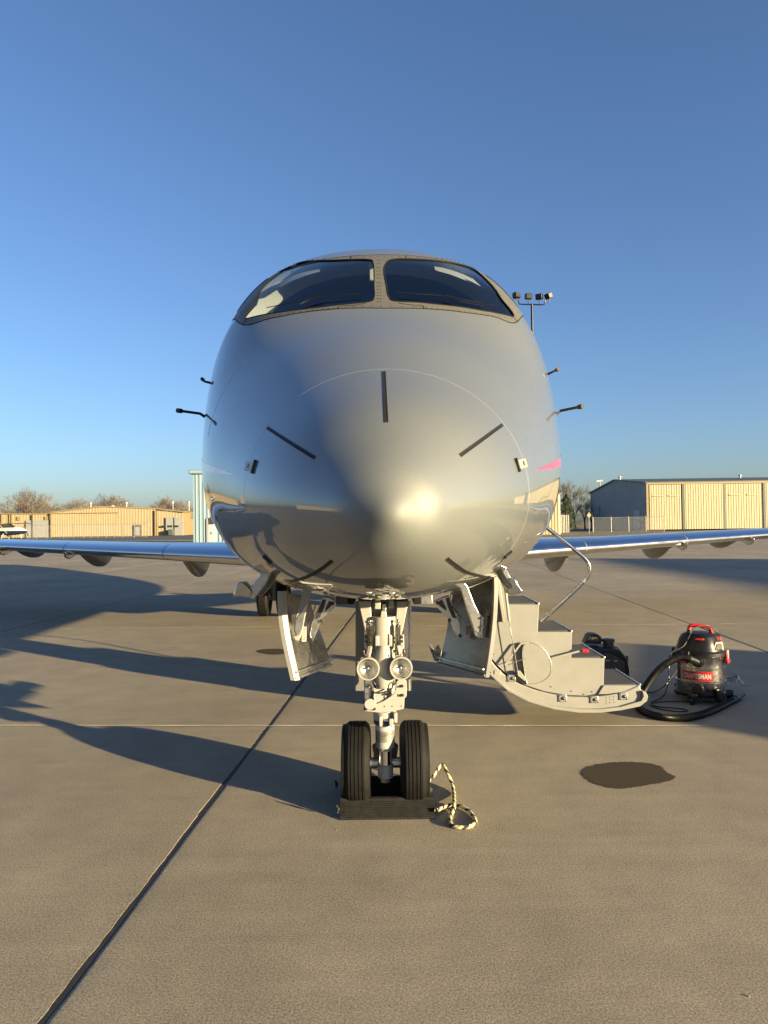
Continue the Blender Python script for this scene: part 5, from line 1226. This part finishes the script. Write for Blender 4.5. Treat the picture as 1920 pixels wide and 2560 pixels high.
# ---- left hangars
def lz(x): return at(*Z7(x, 300), 150).x
HL = thing('hangar', 'low yellow metal hangar with wide closed door and small dark doorway at left', 'building', (lz(700), 155, 0))
zt = lambda y: at(*Z7(660, y), 150).z
x0, x1, x2 = lz(327), lz(1010), lz(1188)
pk = zt(254); e0 = zt(287); 
fr = (lz(660)-x0)/(x1-x0)
corrugated((x0, 150, 0), (x1, 150, 0), 0, lambda f: e0+(pk-e0)*(f/fr if f < fr else 1-(f-fr)/(1-fr)*0.55), 0.6, 0.025, 'front_wall', M_TAN, HL)
corrugated((x1, 150.4, 0), (x2, 150.4, 0), 0, lambda f: zt(283)-0.35*f, 0.6, 0.025, 'side_bay_wall', M_TAN, HL)
MB().bx(x0+0.1, x2-0.1, 150.5, 172, 0, e0-0.2).build('rear_wall', M_TANT, HL, smooth=False)
MB().prism([(x0-0.2, 149.8, e0+0.02), (lz(660), 149.8, pk+0.05), (x1, 149.8, e0+(pk-e0)*0.45+0.03), (x2+0.2, 149.8, zt(283)-0.35), (x2+0.2, 149.8, zt(283)-0.15), (x1, 149.8, e0+(pk-e0)*0.45+0.25), (lz(660), 149.8, pk+0.28), (x0-0.2, 149.8, e0+0.25)], (0, 22.5, 0)).build('roof', M_TANT, HL, smooth=False)
corrugated((lz(338), 149.75, 0), (lz(770), 149.75, 0), 0.05, lambda f: zt(293), 0.5, 0.025, 'hangar_door', M_TAN, HL)
MB().bx(lz(334), lz(774), 149.5, 149.7, zt(293), zt(288)).build('door_header', M_TANT, HL, smooth=False); MB().bx(lz(333), lz(338), 149.5, 149.72, 0, zt(293)).build('door_jamb', M_TANT, HL, smooth=False)
MB().bx(lz(872), lz(917), 149.6, 149.92, 0, zt(371)).build('doorway', M_DARKD, HL, smooth=False); MB().bx(lz(880), lz(908), 149.55, 149.6, 0.1, zt(385)).build('door_leaf', M_GREYB, HL, smooth=False)
MB().bx(lz(1074), lz(1184), 150.0, 150.3, 0, zt(327)).build('shaded_bay_door', M_GREYB, HL, smooth=False)
for x in (1128,): MB().bx(lz(x)-0.1, lz(x)+0.1, 149.9, 150.0, 0, zt(327)).build('door_post', M_ROOF, HL, smooth=False)
for x in (1060, 1102, 1142): MB().bx(lz(x)-0.45, lz(x)+0.45, 149.85, 149.98, zt(390), zt(378)).build('window', M_WINDOW, HL, smooth=False)
for x in (1008,): MB().bx(lz(x)-0.1, lz(x)+0.1, 149.6, 149.95, 0, zt(280)).build('corner_trim', M_TANT, HL, smooth=False)
MB().bx(lz(1100), lz(1133), 148.6, 149.6, 0, zt(404)).build('waste_bin', M_DARKD, HL, bevel=0.1)
for x in (488, 732, 1048, 1158): MB().tube([(lz(x), 158, pk-0.8), (lz(x), 158, pk+1.1)], 0.10, 8).lathe([(0.24, 0), (0.24, 0.25)], (lz(x), 158, pk+1.0), (0, 0, 1), 10, cap1=True).build('roof_vent', M_LABELW, HL)
MB().lathe([(0.5, 0), (0.4, 0.35)], (lz(660), 156, pk+0.1), (0, 0, 1), 12, cap1=True).build('roof_vent', M_LABELW, HL)

HM = thing('hangar', 'low yellow hangar with grey bay door at the far left edge', 'building', (lz(100), 155, 0))
xa = lz(-700); xb = lz(322)
corrugated((xa, 150.2, 0), (xb, 150.2, 0), 0, lambda f: zt(283)+(zt(293)-zt(283))*f, 0.6, 0.025, 'front_wall', M_TAN, HM)
MB().bx(xa, xb, 150.4, 170, 0, zt(300)).build('rear_wall', M_TANT, HM, smooth=False)
MB().prism([(xa, 149.9, zt(283)), (xb, 149.9, zt(293)), (xb, 149.9, zt(288)), (xa, 149.9, zt(278))], (0, 21, 0)).build('roof', M_TANT, HM, smooth=False)
MB().bx(lz(168), lz(320), 149.9, 150.1, 0, zt(333)).build('bay_door', M_GREYB, HM, smooth=False)
MB().bx(lz(210)-0.12, lz(210)+0.12, 149.8, 149.9, 0, zt(296)).build('door_post', M_ROOF, HM, smooth=False)
for x in (10, 62, 76): MB().bx(lz(x)-0.1, lz(x)+0.1, 149.9, 150.15, 0, zt(288)).build('panel_joint', M_TANT, HM, smooth=False)
for x in (120, 300): MB().bx(lz(x)-0.35, lz(x)+0.35, 149.95, 150.12, zt(332), zt(308)).build('louvre', M_TANT, HM, smooth=False)

# ---- pale blue shed beside the nose
BD = 60.0
def b7(x, y): return at(*Z7(x, y), BD)
BL = thing('metal_shed', 'pale blue ribbed metal building with white door, left of the aircraft nose', 'building', (b7(1400, 300).x, 64, 0))
bx0 = b7(1252, 300).x; bx1 = bx0+13.0; bt = b7(1252, 40).z
corrugated((bx0, BD, 0), (bx1, BD, 0), 0, lambda f: bt, 0.32, 0.05, 'front_wall', M_BLUEB, BL)
MB().bx(bx0+0.02, bx1, BD+0.1, BD+12, 0, bt-0.1).build('side_wall', M_BLUEB, BL, smooth=False)
MB().bx(bx0-0.3, bx1+0.3, BD-0.25, BD+12.2, bt, bt+0.35).build('roof_trim', M_BLUEB, BL, bevel=0.08)
dx0, dx1 = b7(1338, 0).x, b7(1394, 0).x; dz = b7(1360, 328).z
MB().bx(dx0, dx1, BD-0.14, BD-0.02, 0, dz).build('door_frame', M_DOORW, BL, smooth=False); MB().bx(dx0+0.12, dx1-0.12, BD-0.18, BD-0.14, 0.05, dz-0.12).build('door', M_DOORW, BL, bevel=0.02)
MB().bx(b7(1352, 0).x, b7(1385, 0).x, BD-0.20, BD-0.18, b7(0, 385).z, b7(0, 341).z).build('door_window', M_WINDOW, BL, smooth=False)
MB().box((dx1-0.3, BD-0.2, 1.1), (0.06, 0.08, 0.2)).build('door_handle', M_ALU, BL)
MB().bx(b7(1408, 0).x, b7(1425, 0).x, BD-0.12, BD-0.07, b7(0, 368).z, b7(0, 347).z).build('notice', M_LABELW, BL, smooth=False)
# ---- tan building glimpsed right of the nose
def b9(x, y, D): return at(*Z9(x, y), D)
TB = thing('metal_shed', 'tall tan ribbed shed glimpsed between the nose and the evergreen tree', 'building', (b9(250, 300, 95).x, 98, 0))
tx1 = b9(312, 300, 95).x; tx0 = tx1-9; tt = b9(300, 222, 95).z
corrugated((tx0, 95, 0), (tx1, 95, 0), 0, lambda f: tt, 0.4, 0.05, 'front_wall', M_TAN2, TB)
MB().bx(tx0, tx1-0.05, 95.2, 108, 0, tt-0.1).build('side_wall', M_TAN2, TB, smooth=False)
MB().bx(tx0-0.2, tx1+0.15, 94.8, 108.2, tt, tt+0.2).build('roof_trim', M_TANT, TB, smooth=False)

# ---- chain-link fences
def mesh_mat():
    mt = bpy.data.materials.new('chain_link'); mt.use_nodes = True; t = mt.node_tree; t.nodes.clear()
    o = t.nodes.new('ShaderNodeOutputMaterial'); mx = t.nodes.new('ShaderNodeMixShader'); tr = t.nodes.new('ShaderNodeBsdfTransparent'); df = t.nodes.new('ShaderNodeBsdfDiffuse')
    df.inputs[0].default_value = (0.30, 0.30, 0.29, 1); g = t.nodes.new('ShaderNodeNewGeometry')
    wv = []
    for rot in (0.785, -0.785):
        mp = t.nodes.new('ShaderNodeMapping'); mp.inputs['Rotation'].default_value = (0, rot, 0); w_ = t.nodes.new('ShaderNodeTexWave'); w_.inputs['Scale'].default_value = 5.0
        t.links.new(g.outputs['Position'], mp.inputs['Vector']); t.links.new(mp.outputs['Vector'], w_.inputs['Vector']); wv.append(w_)
    mm = t.nodes.new('ShaderNodeMath'); mm.operation = 'MAXIMUM'; t.links.new(wv[0].outputs['Fac'], mm.inputs[0]); t.links.new(wv[1].outputs['Fac'], mm.inputs[1])
    gt = t.nodes.new('ShaderNodeMath'); gt.operation = 'GREATER_THAN'; gt.inputs[1].default_value = 0.985; t.links.new(mm.outputs[0], gt.inputs[0])
    t.links.new(gt.outputs[0], mx.inputs[0]); t.links.new(tr.outputs[0], mx.inputs[1]); t.links.new(df.outputs[0], mx.inputs[2]); t.links.new(mx.outputs[0], o.inputs[0]); return mt
M_LINK = mesh_mat()
def fence(name, label, pts, h, cat='fence'):
    c = sum((Vector(p) for p in pts), V(0, 0, 0))/len(pts); f = thing(name, label, cat, (c.x, c.y, 0))
    for p in pts: MB().tube([(p[0], p[1], -0.1), (p[0], p[1], h)], 0.055, 8).tube([(p[0], p[1], h), (p[0]-0.12, p[1]-0.2, h+0.28)], 0.025, 6).build('post', M_FENCE, f)
    MB().tube([(p[0], p[1], h-0.05) for p in pts], 0.03, 6).build('top_rail', M_FENCE, f)
    MB().add([(p[0], p[1], 0.02) for p in pts]+[(p[0], p[1], h-0.05) for p in pts], [(i, i+1, len(pts)+i+1, len(pts)+i) for i in range(len(pts)-1)]).build('chain_link_mesh', M_LINK, f, smooth=False)
    return f
fence('chain_link_fence', 'chain-link fence with steel posts before the grey gable wall', [(b9(x, 450, 112).x, 112, 0) for x in (525, 643, 757, 868, 985)], 2.3)
fence('chain_link_fence', 'short chain-link fence with angled tops beside the evergreen tree', [(b9(x, 450, 104).x, 104+k*1.2, 0) for k, x in enumerate((230, 270, 318, 345, 372, 398, 422, 450, 478))], 2.7)
fence('chain_link_fence', 'long chain-link fence in front of the yellow hangar door', [(at(*Z7(x, 430), 128).x, 128, 0) for x in (236, 304, 410, 476, 543, 590, 636, 690, 742, 795, 870, 950)], 2.4)
fence('chain_link_fence', 'chain-link fence stub beside the white light aircraft', [(at(*Z7(x, 430), 126).x, 126, 0) for x in (180, 236)], 2.4)
sp = thing('road_sign', 'small pale diamond sign on a post by the right fence', 'sign', (b9(498, 400, 100).x, 100, 0))
c = b9(498, 358, 100); MB().tube([(c.x, 100, 0), (c.x, 100, c.z)], 0.04, 6).build('post', M_FENCE, sp); MB().prism([(c.x, 99.9, c.z+0.42), (c.x+0.3, 99.9, c.z), (c.x, 99.9, c.z-0.42), (c.x-0.3, 99.9, c.z)], (0, 0.03, 0)).build('sign_plate', mat('yellow_sign', (0.30, 0.25, 0.15), 0.5), sp)

# ---- floodlight mast
FD = 58.0
fm = thing('floodlight_mast', 'tall dark mast carrying four floodlights behind the aircraft nose', 'light mast', (at(1330, 800, FD).x, FD, 0))
fx = at(1330, 780, FD).x; ft = at(1330, 761, FD).z
MB().lathe([(0.16, 0), (0.10, ft)], (fx, FD, 0), (0, 0, 1), 12, cap1=True).build('mast', M_BLACK, fm)
ar = [at(x, y, FD) for x, y in ((1295, 750), (1298, 760), (1310, 761), (1330, 761), (1350, 762), (1361, 761), (1363, 750))]
MB().tube(ar, 0.055, 8).build('cross_arm', M_BLACK, fm)
for k, (x, y, rz, tl) in enumerate(((1291, 739, 0.5, -0.15), (1321, 741, 0.15, 0.1), (1348, 742, -0.5, 0.15), (1371, 740, -1.1, 0.45))):
    c = at(x, y, FD); ax_ = V(math.cos(rz), math.sin(rz), 0); az = (V(0, 0, 1)+V(math.sin(rz), -math.cos(rz), 0)*tl).normalized(); ay = az.cross(ax_).normalized()
    MB().box(c, (0.55, 0.42, 0.46), (ax_, ay, az)).build('floodlight', M_BLACK, fm, bevel=0.05)
    MB().box(c-ay*0.23*(1 if k < 3 else -1), (0.46, 0.03, 0.38), (ax_, ay, az)).build('floodlight_lens', M_BLACK, fm)
    MB().tube([c-az*0.2, V(c.x, FD, ar[3].z)], 0.04, 6).build('bracket', M_BLACK, fm)

# ---- parked light aircraft at the left edge
LAx, LAy = at(*Z7(60, 420), 100).x, 100.0
la = thing('light_aircraft', 'small white and navy propeller aircraft parked at the far left edge', 'aircraft', (LAx, LAy, 0))
def la_pt(x, y): return at(*Z7(x, y), LAy)
nx = la_pt(172, 400).x; sx = (la_pt(100, 0).x-la_pt(0, 0).x)/100.0
pr = [(0.0, -0.02), (0.10, 0.0), (0.32, 0.12), (0.44, 0.5), (0.52, 1.1), (0.58, 1.9), (0.60, 2.6), (0.52, 3.6), (0.32, 5.2), (0.14, 7.2), (0.05, 7.6)]
zc_ = la_pt(0, 408).z
bdy = MB(); n = 20
for r_, h in pr:
    for k in range(n):
        a = 2*math.pi*k/n; bdy.v.append((nx-h, LAy+r_*math.sin(a)*0.9, zc_+r_*math.cos(a)*1.05))
for i in range(len(pr)-1):
    for k in range(n):
        bdy.f.append((i*n+k, i*n+(k+1) % n, (i+1)*n+(k+1) % n, (i+1)*n+k)); bdy.mi.append(1 if math.cos(2*math.pi*(k+0.5)/n) < -0.15 else 0)
bdy.build('fuselage', [M_GLOSSW, M_NAVY], la)
MB().prism([(nx-1.5, LAy-0.45, zc_+0.45), (nx-2.3, LAy-0.45, zc_+0.95), (nx-3.8, LAy-0.45, zc_+0.9), (nx-4.6, LAy-0.45, zc_+0.4)], (0, 0.9, 0)).build('cabin', M_WINDOW, la, bevel=0.08)
MB().prism([(nx-2.1, LAy-5.3, zc_+0.98), (nx-1.85, LAy-5.3, zc_+1.08), (nx-3.4, LAy-5.3, zc_+1.0)], (0, 10.6, 0)).build('wing', M_GLOSSW, la)
for s_ in (-1, 1):
    MB().bar((nx-2.5, LAy+s_*0.5, zc_-0.35), (nx-2.5, LAy+s_*2.6, zc_+0.98), 0.10, 0.05).build('wing_strut', M_GLOSSW, la)
    MB().bar((nx-3.0, LAy+s_*0.4, zc_-0.4), (nx-3.0, LAy+s_*1.2, 0.25), 0.10, 0.06).build('gear_leg', M_GLOSSW, la)
    MB().lathe([(0.08, -0.07), (0.22, -0.07), (0.25, 0), (0.22, 0.07), (0.08, 0.07)], (nx-3.0, LAy+s_*1.25, 0.25), (0, 1, 0), 16, cap0=True, cap1=True).build('wheel', M_RUBBER, la)
MB().bar((nx-0.8, LAy, zc_-0.4), (nx-0.7, LAy, 0.25), 0.08).build('nose_leg', M_GLOSSW, la); MB().lathe([(0.08, -0.06), (0.19, -0.06), (0.21, 0), (0.19, 0.06), (0.08, 0.06)], (nx-0.7, LAy, 0.21), (0, 1, 0), 16, cap0=True, cap1=True).build('wheel', M_RUBBER, la)
MB().box((nx-0.05, LAy, zc_), (0.05, 0.12, 1.9), (V(1, 0, 0), V(0, 0.8, 0.6), V(0, -0.6, 0.8))).build('propeller', M_DARK, la, bevel=0.01)
MB().prism([(nx-6.4, LAy-0.04, zc_+0.1), (nx-7.6, LAy-0.04, zc_+0.1), (nx-7.9, LAy-0.04, zc_+1.5), (nx-7.2, LAy-0.04, zc_+1.5)], (0, 0.08, 0)).build('tail_fin', M_GLOSSW, la)

# ---- bare winter trees
def bare_tree_mesh(seed, H, spread, levels=5, bushy=0.0):
    r = random.Random(seed); tr_ = MB(); cr = MB()
    def rnd(d, a):
        x, y, d = frame_for(d); t = r.uniform(0, 2*math.pi); s_ = math.sin(a); return (d*math.cos(a)+(x*math.cos(t)+y*math.sin(t))*s_).normalized()
    def grow(p, d, L_, rad, lv):
        d = (d+V(r.uniform(-.15, .15), r.uniform(-.15, .15), 0.16)).normalized(); mid = p+d*L_*0.5; d2 = (d+V(r.uniform(-.2, .2), r.uniform(-.2, .2), r.uniform(-0.02, .14))).normalized(); e = mid+d2*L_*0.5
        (tr_ if lv <= 2 else cr).tube([p, mid, e], [rad, rad*0.82, rad*0.62], 5 if lv <= 2 else 3, caps=False)
        if lv >= levels: return
        nb = r.choice((2, 3, 3, 4)) if lv > 0 else r.choice((3, 4))
        if lv >= levels-2: nb += 1
        for k in range(nb):
            st = mid.lerp(e, r.uniform(0.0, 1.0)) if k else e
            grow(st, rnd(d2, r.uniform(0.25, 0.80)*spread), L_*r.uniform(0.62, 0.86), max(0.009, rad*0.54), lv+1)
    grow(V(0, 0, -0.2), V(0, 0, 1), H*0.26, H*0.020, 0)
    return tr_, cr
tvars = []
for k, (H, sp_) in enumerate(((10, 1.0), (9, 1.2), (11, 0.9), (7, 1.3))):
    a, b = bare_tree_mesh(11+k*5, H, sp_, 6 if k != 3 else 5); tvars.append((a, b, max(q[2] for q in b.v)))
tmesh = {}
def bare_tree(k, x, y, s_, rz, label, group):
    t = thing('bare_tree', label, 'tree', (x, y, -0.1), group); t.scale = (s_, s_, s_); t.rotation_euler.z = rz
    if k not in tmesh:
        t['_o'] = (0, 0, 0); tmesh[k] = [tvars[k][0].build('trunk', M_BARK, t), tvars[k][1].build('crown', M_TWIG, t)]
    else:
        for o in tmesh[k]: c = o.copy(); COL.objects.link(c); c.parent = t
    return t
LT = [(18, 0, 7.6, 'leftmost bare tree behind the far left hangar'), (58, 1, 7.0, 'bare tree with low crown, second from the left edge'), (76, 2, 10.4, 'tallest bare tree, behind the left hangar with the grey bay'), (104, 1, 7.8, 'bare tree leaning right of the tallest tree'),
      (140, 3, 6.2, 'small bare tree above the joint of the two yellow hangars'), (168, 0, 7.3, 'bare tree behind the left slope of the yellow hangar roof'), (222, 2, 8.2, 'bare tree left of the yellow hangar peak'), (268, 1, 9.0, 'wide bare tree behind the yellow hangar peak'), (318, 0, 7.0, 'bare tree right of the yellow hangar peak'),
      (398, 3, 6.6, 'low bare tree left of the blue shed'), (430, 2, 8.3, 'bare tree above the yellow hangar side bay')]
LT += [(38, 3, 8.0, 'low bare tree between the two leftmost trees'), (90, 0, 8.6, 'bare tree crowding the right side of the tallest tree'), (122, 2, 6.4, 'slim bare tree just left of the hangar joint'), (190, 3, 7.2, 'low bare tree left of the yellow roof vent'), (245, 0, 8.0, 'bare tree directly behind the yellow hangar peak'), (292, 3, 7.6, 'low bare tree just right of the yellow hangar peak'),
       (345, 2, 5.8, 'slim bare tree above the dark doorway of the yellow hangar'), (415, 1, 7.2, 'bare tree behind the side bay roof vent'), (447, 0, 7.4, 'bare tree at the right end of the yellow hangar')]
for i, (px, k, h, lb) in enumerate(LT):
    y = 188+9*((i*5) % 4); bare_tree(k, at(px, 1300, y).x, y, h*1.42/tvars[k][2], i*1.3, lb, 'bare trees behind the left hangars')
for i, (px, k, h, y, lb) in enumerate(((466, 3, 8.0, 158, 'dense brown winter thicket beside the blue shed'), (478, 1, 7.0, 162, 'tangled bare tree half hidden by the blue shed'))):
    bare_tree(k, at(px, 1300, y).x, y, h/tvars[k][2], i*2.0, lb, 'bare trees beside the blue shed')
for i, (px, k, h, y, lb) in enumerate(((1438, 2, 13.0, 175, 'tall thin bare tree right of the evergreen'), (1462, 0, 8.5, 165, 'bare tree between the evergreen and the grey gable'), (1830, 1, 15.0, 240, 'bare treetop showing above the right hangar roof'), (1478, 3, 6.0, 158, 'low bare tree at the foot of the grey gable'))):
    bare_tree(k, at(px, 1300, y).x, y, h/tvars[k][2], i*2.1, lb, 'bare trees at right')
# evergreen
ev = thing('evergreen_tree', 'dark bushy evergreen tree between the tan shed and the right fence', 'tree', (at(1416, 1300, 120).x, 120, 0))
ex_, ey_ = at(1416, 1300, 120).x, 120.0; MB().lathe([(0.22, 0), (0.08, 5.2)], (ex_, ey_, 0), (0, 0, 1), 8).build('trunk', M_BARK, ev)
r = np.random.default_rng(21); mb = MB()
for k in range(5200):
    z = 0.5+5.6*r.random(); rad = (2.5*(1-((z-0.5)/5.7)**1.6)+0.15)*(0.75+0.35*math.sin(z*5+r.random()*0.5)); a = r.random()*2*math.pi; q = rad*math.sqrt(r.random())
    p = V(ex_+q*math.cos(a), ey_+q*math.sin(a), z+r.normal(0, .12)); d1 = V(*r.normal(0, 1, 3)).normalized()*0.17; d2 = V(*r.normal(0, 1, 3)).normalized()*0.10
    mb.add([p-d1, p+d2, p+d1], [(0, 1, 2)])
mb.build('crown', M_PINE, ev, smooth=False)
# utility mast behind the gable
ut = thing('antenna_mast', 'thin pale antenna mast rising left of the grey gable roof', 'antenna', (at(1500, 1205, 170).x, 170, 0))
c = at(1500, 1203, 170); MB().tube([(c.x, 170, 0), (c.x, 170, c.z)], 0.09, 6).build('mast', M_FENCE, ut); MB().bar((c.x-0.9, 170, c.z), (c.x+0.6, 170, c.z+0.15), 0.45, 0.3).build('antenna_head', M_LABELW, ut)
# ================================================================== BEHIND THE CAMERA: what the paint mirrors and assumed casters for the long shadows from the right
def simple_hangar(name, label, x0, x1, y0_, y1_, e, rdg, wall, roof, door, axis='x', doorface=1):
    h = thing(name, label, 'building', ((x0+x1)/2, (y0_+y1_)/2, 0))
    MB().bx(x0, x1, y0_, y1_, -0.1, e).build('wall', wall, h, smooth=False)
    if axis == 'x':
        ym = (y0_+y1_)/2; MB().prism([(x0-0.3, y0_-0.4, e), (x0-0.3, ym, rdg), (x0-0.3, y1_+0.4, e)], (x1-x0+0.6, 0, 0)).build('roof', roof, h, smooth=False)
        yf = y1_+0.06 if doorface > 0 else y0_-0.06; n = max(2, int((x1-x0)/7)); wd = (x1-x0)*0.8/n
        for k in range(n): xa_ = x0+(x1-x0)*0.1+k*wd; MB().bx(xa_+0.1, xa_+wd-0.1, yf-0.05, yf+0.05, 0, e*0.8).build('hangar_door', door, h, smooth=False)
    else:
        xm = (x0+x1)/2; MB().prism([(x0-0.4, y0_-0.3, e), (xm, y0_-0.3, rdg), (x1+0.4, y0_-0.3, e)], (0, y1_-y0_+0.6, 0)).build('roof', roof, h, smooth=False)
        n = 3; wd = (x1-x0)*0.8/n; yf = y1_+0.06
        for k in range(n): xa_ = x0+(x1-x0)*0.1+k*wd; MB().bx(xa_+0.1, xa_+wd-0.1, yf-0.05, yf+0.05, 0, e*0.8).build('hangar_door', door, h, smooth=False)
    return h
simple_hangar('terminal_building', 'long pale flat building mirrored small in the left of the nose', -26, 4, -62, -48, 4.6, 5.2, M_LTGREY, M_ROOF, M_DARKD)
simple_hangar('hangar', 'dark roofed hangar mirrored beside the cars in the nose paint', -66, -36, -46, -18, 5.2, 9.6, M_TAN2, M_ROOF, M_LTGREY)
simple_hangar('hangar', 'beige flat hangar mirrored at the far left of the nose paint', -120, -96, -5, 35, 6.0, 7.2, M_LTGREY, M_GREYB, M_TAN2, 'y')
simple_hangar('hangar', 'pale hangar mirrored in the right of the nose paint', 52, 84, -100, -78, 6.0, 8.2, M_TAN2, M_ROOF, M_LTGREY)
def car(x, y, rz, label, mt):
    c = thing('parked_car', label, 'car', (x, y, 0), 'cars mirrored in the nose paint'); c['_o'] = (0, 0, 0)
    MB().prism([(-2.2, -0.85, 0.35), (-2.25, -0.85, 0.75), (-1.5, -0.85, 0.95), (1.3, -0.85, 1.0), (2.2, -0.85, 0.9), (2.25, -0.85, 0.4)], (0, 1.7, 0)).build('body', mt, c, bevel=0.08)
    MB().prism([(-1.1, -0.75, 0.95), (-0.4, -0.68, 1.5), (1.2, -0.68, 1.5), (1.9, -0.75, 0.97)], (0, 1.45, 0)).build('cabin', M_WINDOW, c, bevel=0.08)
    for wx in (-1.4, 1.4):
        for wy in (-0.86, 0.86): MB().lathe([(0.1, -0.1), (0.3, -0.1), (0.33, 0), (0.3, 0.1), (0.1, 0.1)], (wx, wy, 0.33), (0, 1, 0), 16, cap0=True, cap1=True).build('wheel', M_RUBBER, c)
    c.rotation_euler.z = rz
for k, (x, y) in enumerate(((-33.5, -20), (-31, -24), (-28.5, -28), (-26, -32))):
    car(x, y, 0.9+0.1*k, ('white car mirrored nearest the dark roofed hangar', 'silver car mirrored second from the dark roofed hangar', 'white car mirrored third from the dark roofed hangar', 'dark car mirrored at the end of the parked row')[k], (M_GLOSSW, M_ALU, M_GLOSSW, M_NAVY)[k])
sg_ = thing('notice_board', 'white framed sign on a post mirrored in the left of the nose', 'sign', (-15, -22, 0))
MB().tube([(-15, -22, 0), (-15, -22, 4.0)], 0.10, 8).build('post', M_FENCE, sg_); MB().bx(-16.1, -13.9, -22.1, -22.0, 3.6, 5.2).build('sign_frame', M_LABELW, sg_); MB().bx(-15.7, -14.3, -21.99, -21.97, 3.95, 4.85).build('sign_panel', M_GREYB, sg_)
for i, (x, y, k, s_) in enumerate(((-27, -42, 3, 0.7), (40, -105, 0, 0.9), (22, -110, 2, 0.8), (95, -70, 1, 0.9), (-60, -85, 2, 1.0))):
    bare_tree(k, x, y, s_, i*1.1, ('bare tree mirrored beside the pale building', 'bare tree mirrored right of the nose centre', 'far bare tree mirrored near the nose centre', 'bare tree mirrored at the right of the nose', 'bare tree mirrored behind the dark roofed hangar')[i], 'trees mirrored in the paint')
# unseen hangar added at right so its gable shadow reaches across the apron
simple_hangar('hangar', 'tan gabled hangar assumed beyond the right edge to cast the long shadow', 37, 57, -33, 5, 4.6, 7.4, M_TAN2, M_ROOF, M_LTGREY, 'y')
# unseen van added at right so its shadow ends at the vacuum
vn = thing('shadow_caster_van', 'white service van assumed outside the right edge to cast the shadow beside the vacuum', 'van', (14.2, -1.1, 0)); vn['_o'] = (0, 0, 0)
MB().prism([(-2.6, -1.0, 0.35), (-2.65, -1.0, 1.1), (-1.75, -1.0, 1.35), (-0.95, -1.0, 2.15), (2.6, -1.0, 2.22), (2.65, -1.0, 0.4)], (0, 2.0, 0)).build('body', M_GLOSSW, vn, bevel=0.12)
MB().prism([(-1.72, -1.02, 1.35), (-0.98, -1.02, 2.02), (0.1, -1.02, 2.02), (0.1, -1.02, 1.35)], (0, 2.04, 0)).build('side_window', M_WINDOW, vn, bevel=0.02)
for wx in (-1.7, 1.7):
    for wy in (-0.98, 0.98): MB().lathe([(0.1, -0.12), (0.33, -0.12), (0.36, 0), (0.33, 0.12), (0.1, 0.12)], (wx, wy, 0.36), (0, 1, 0), 18, cap0=True, cap1=True).build('wheel', M_RUBBER, vn)
vn.rotation_euler.z = R(62)
for o in bpy.data.objects:
    if '_o' in o: del o['_o']
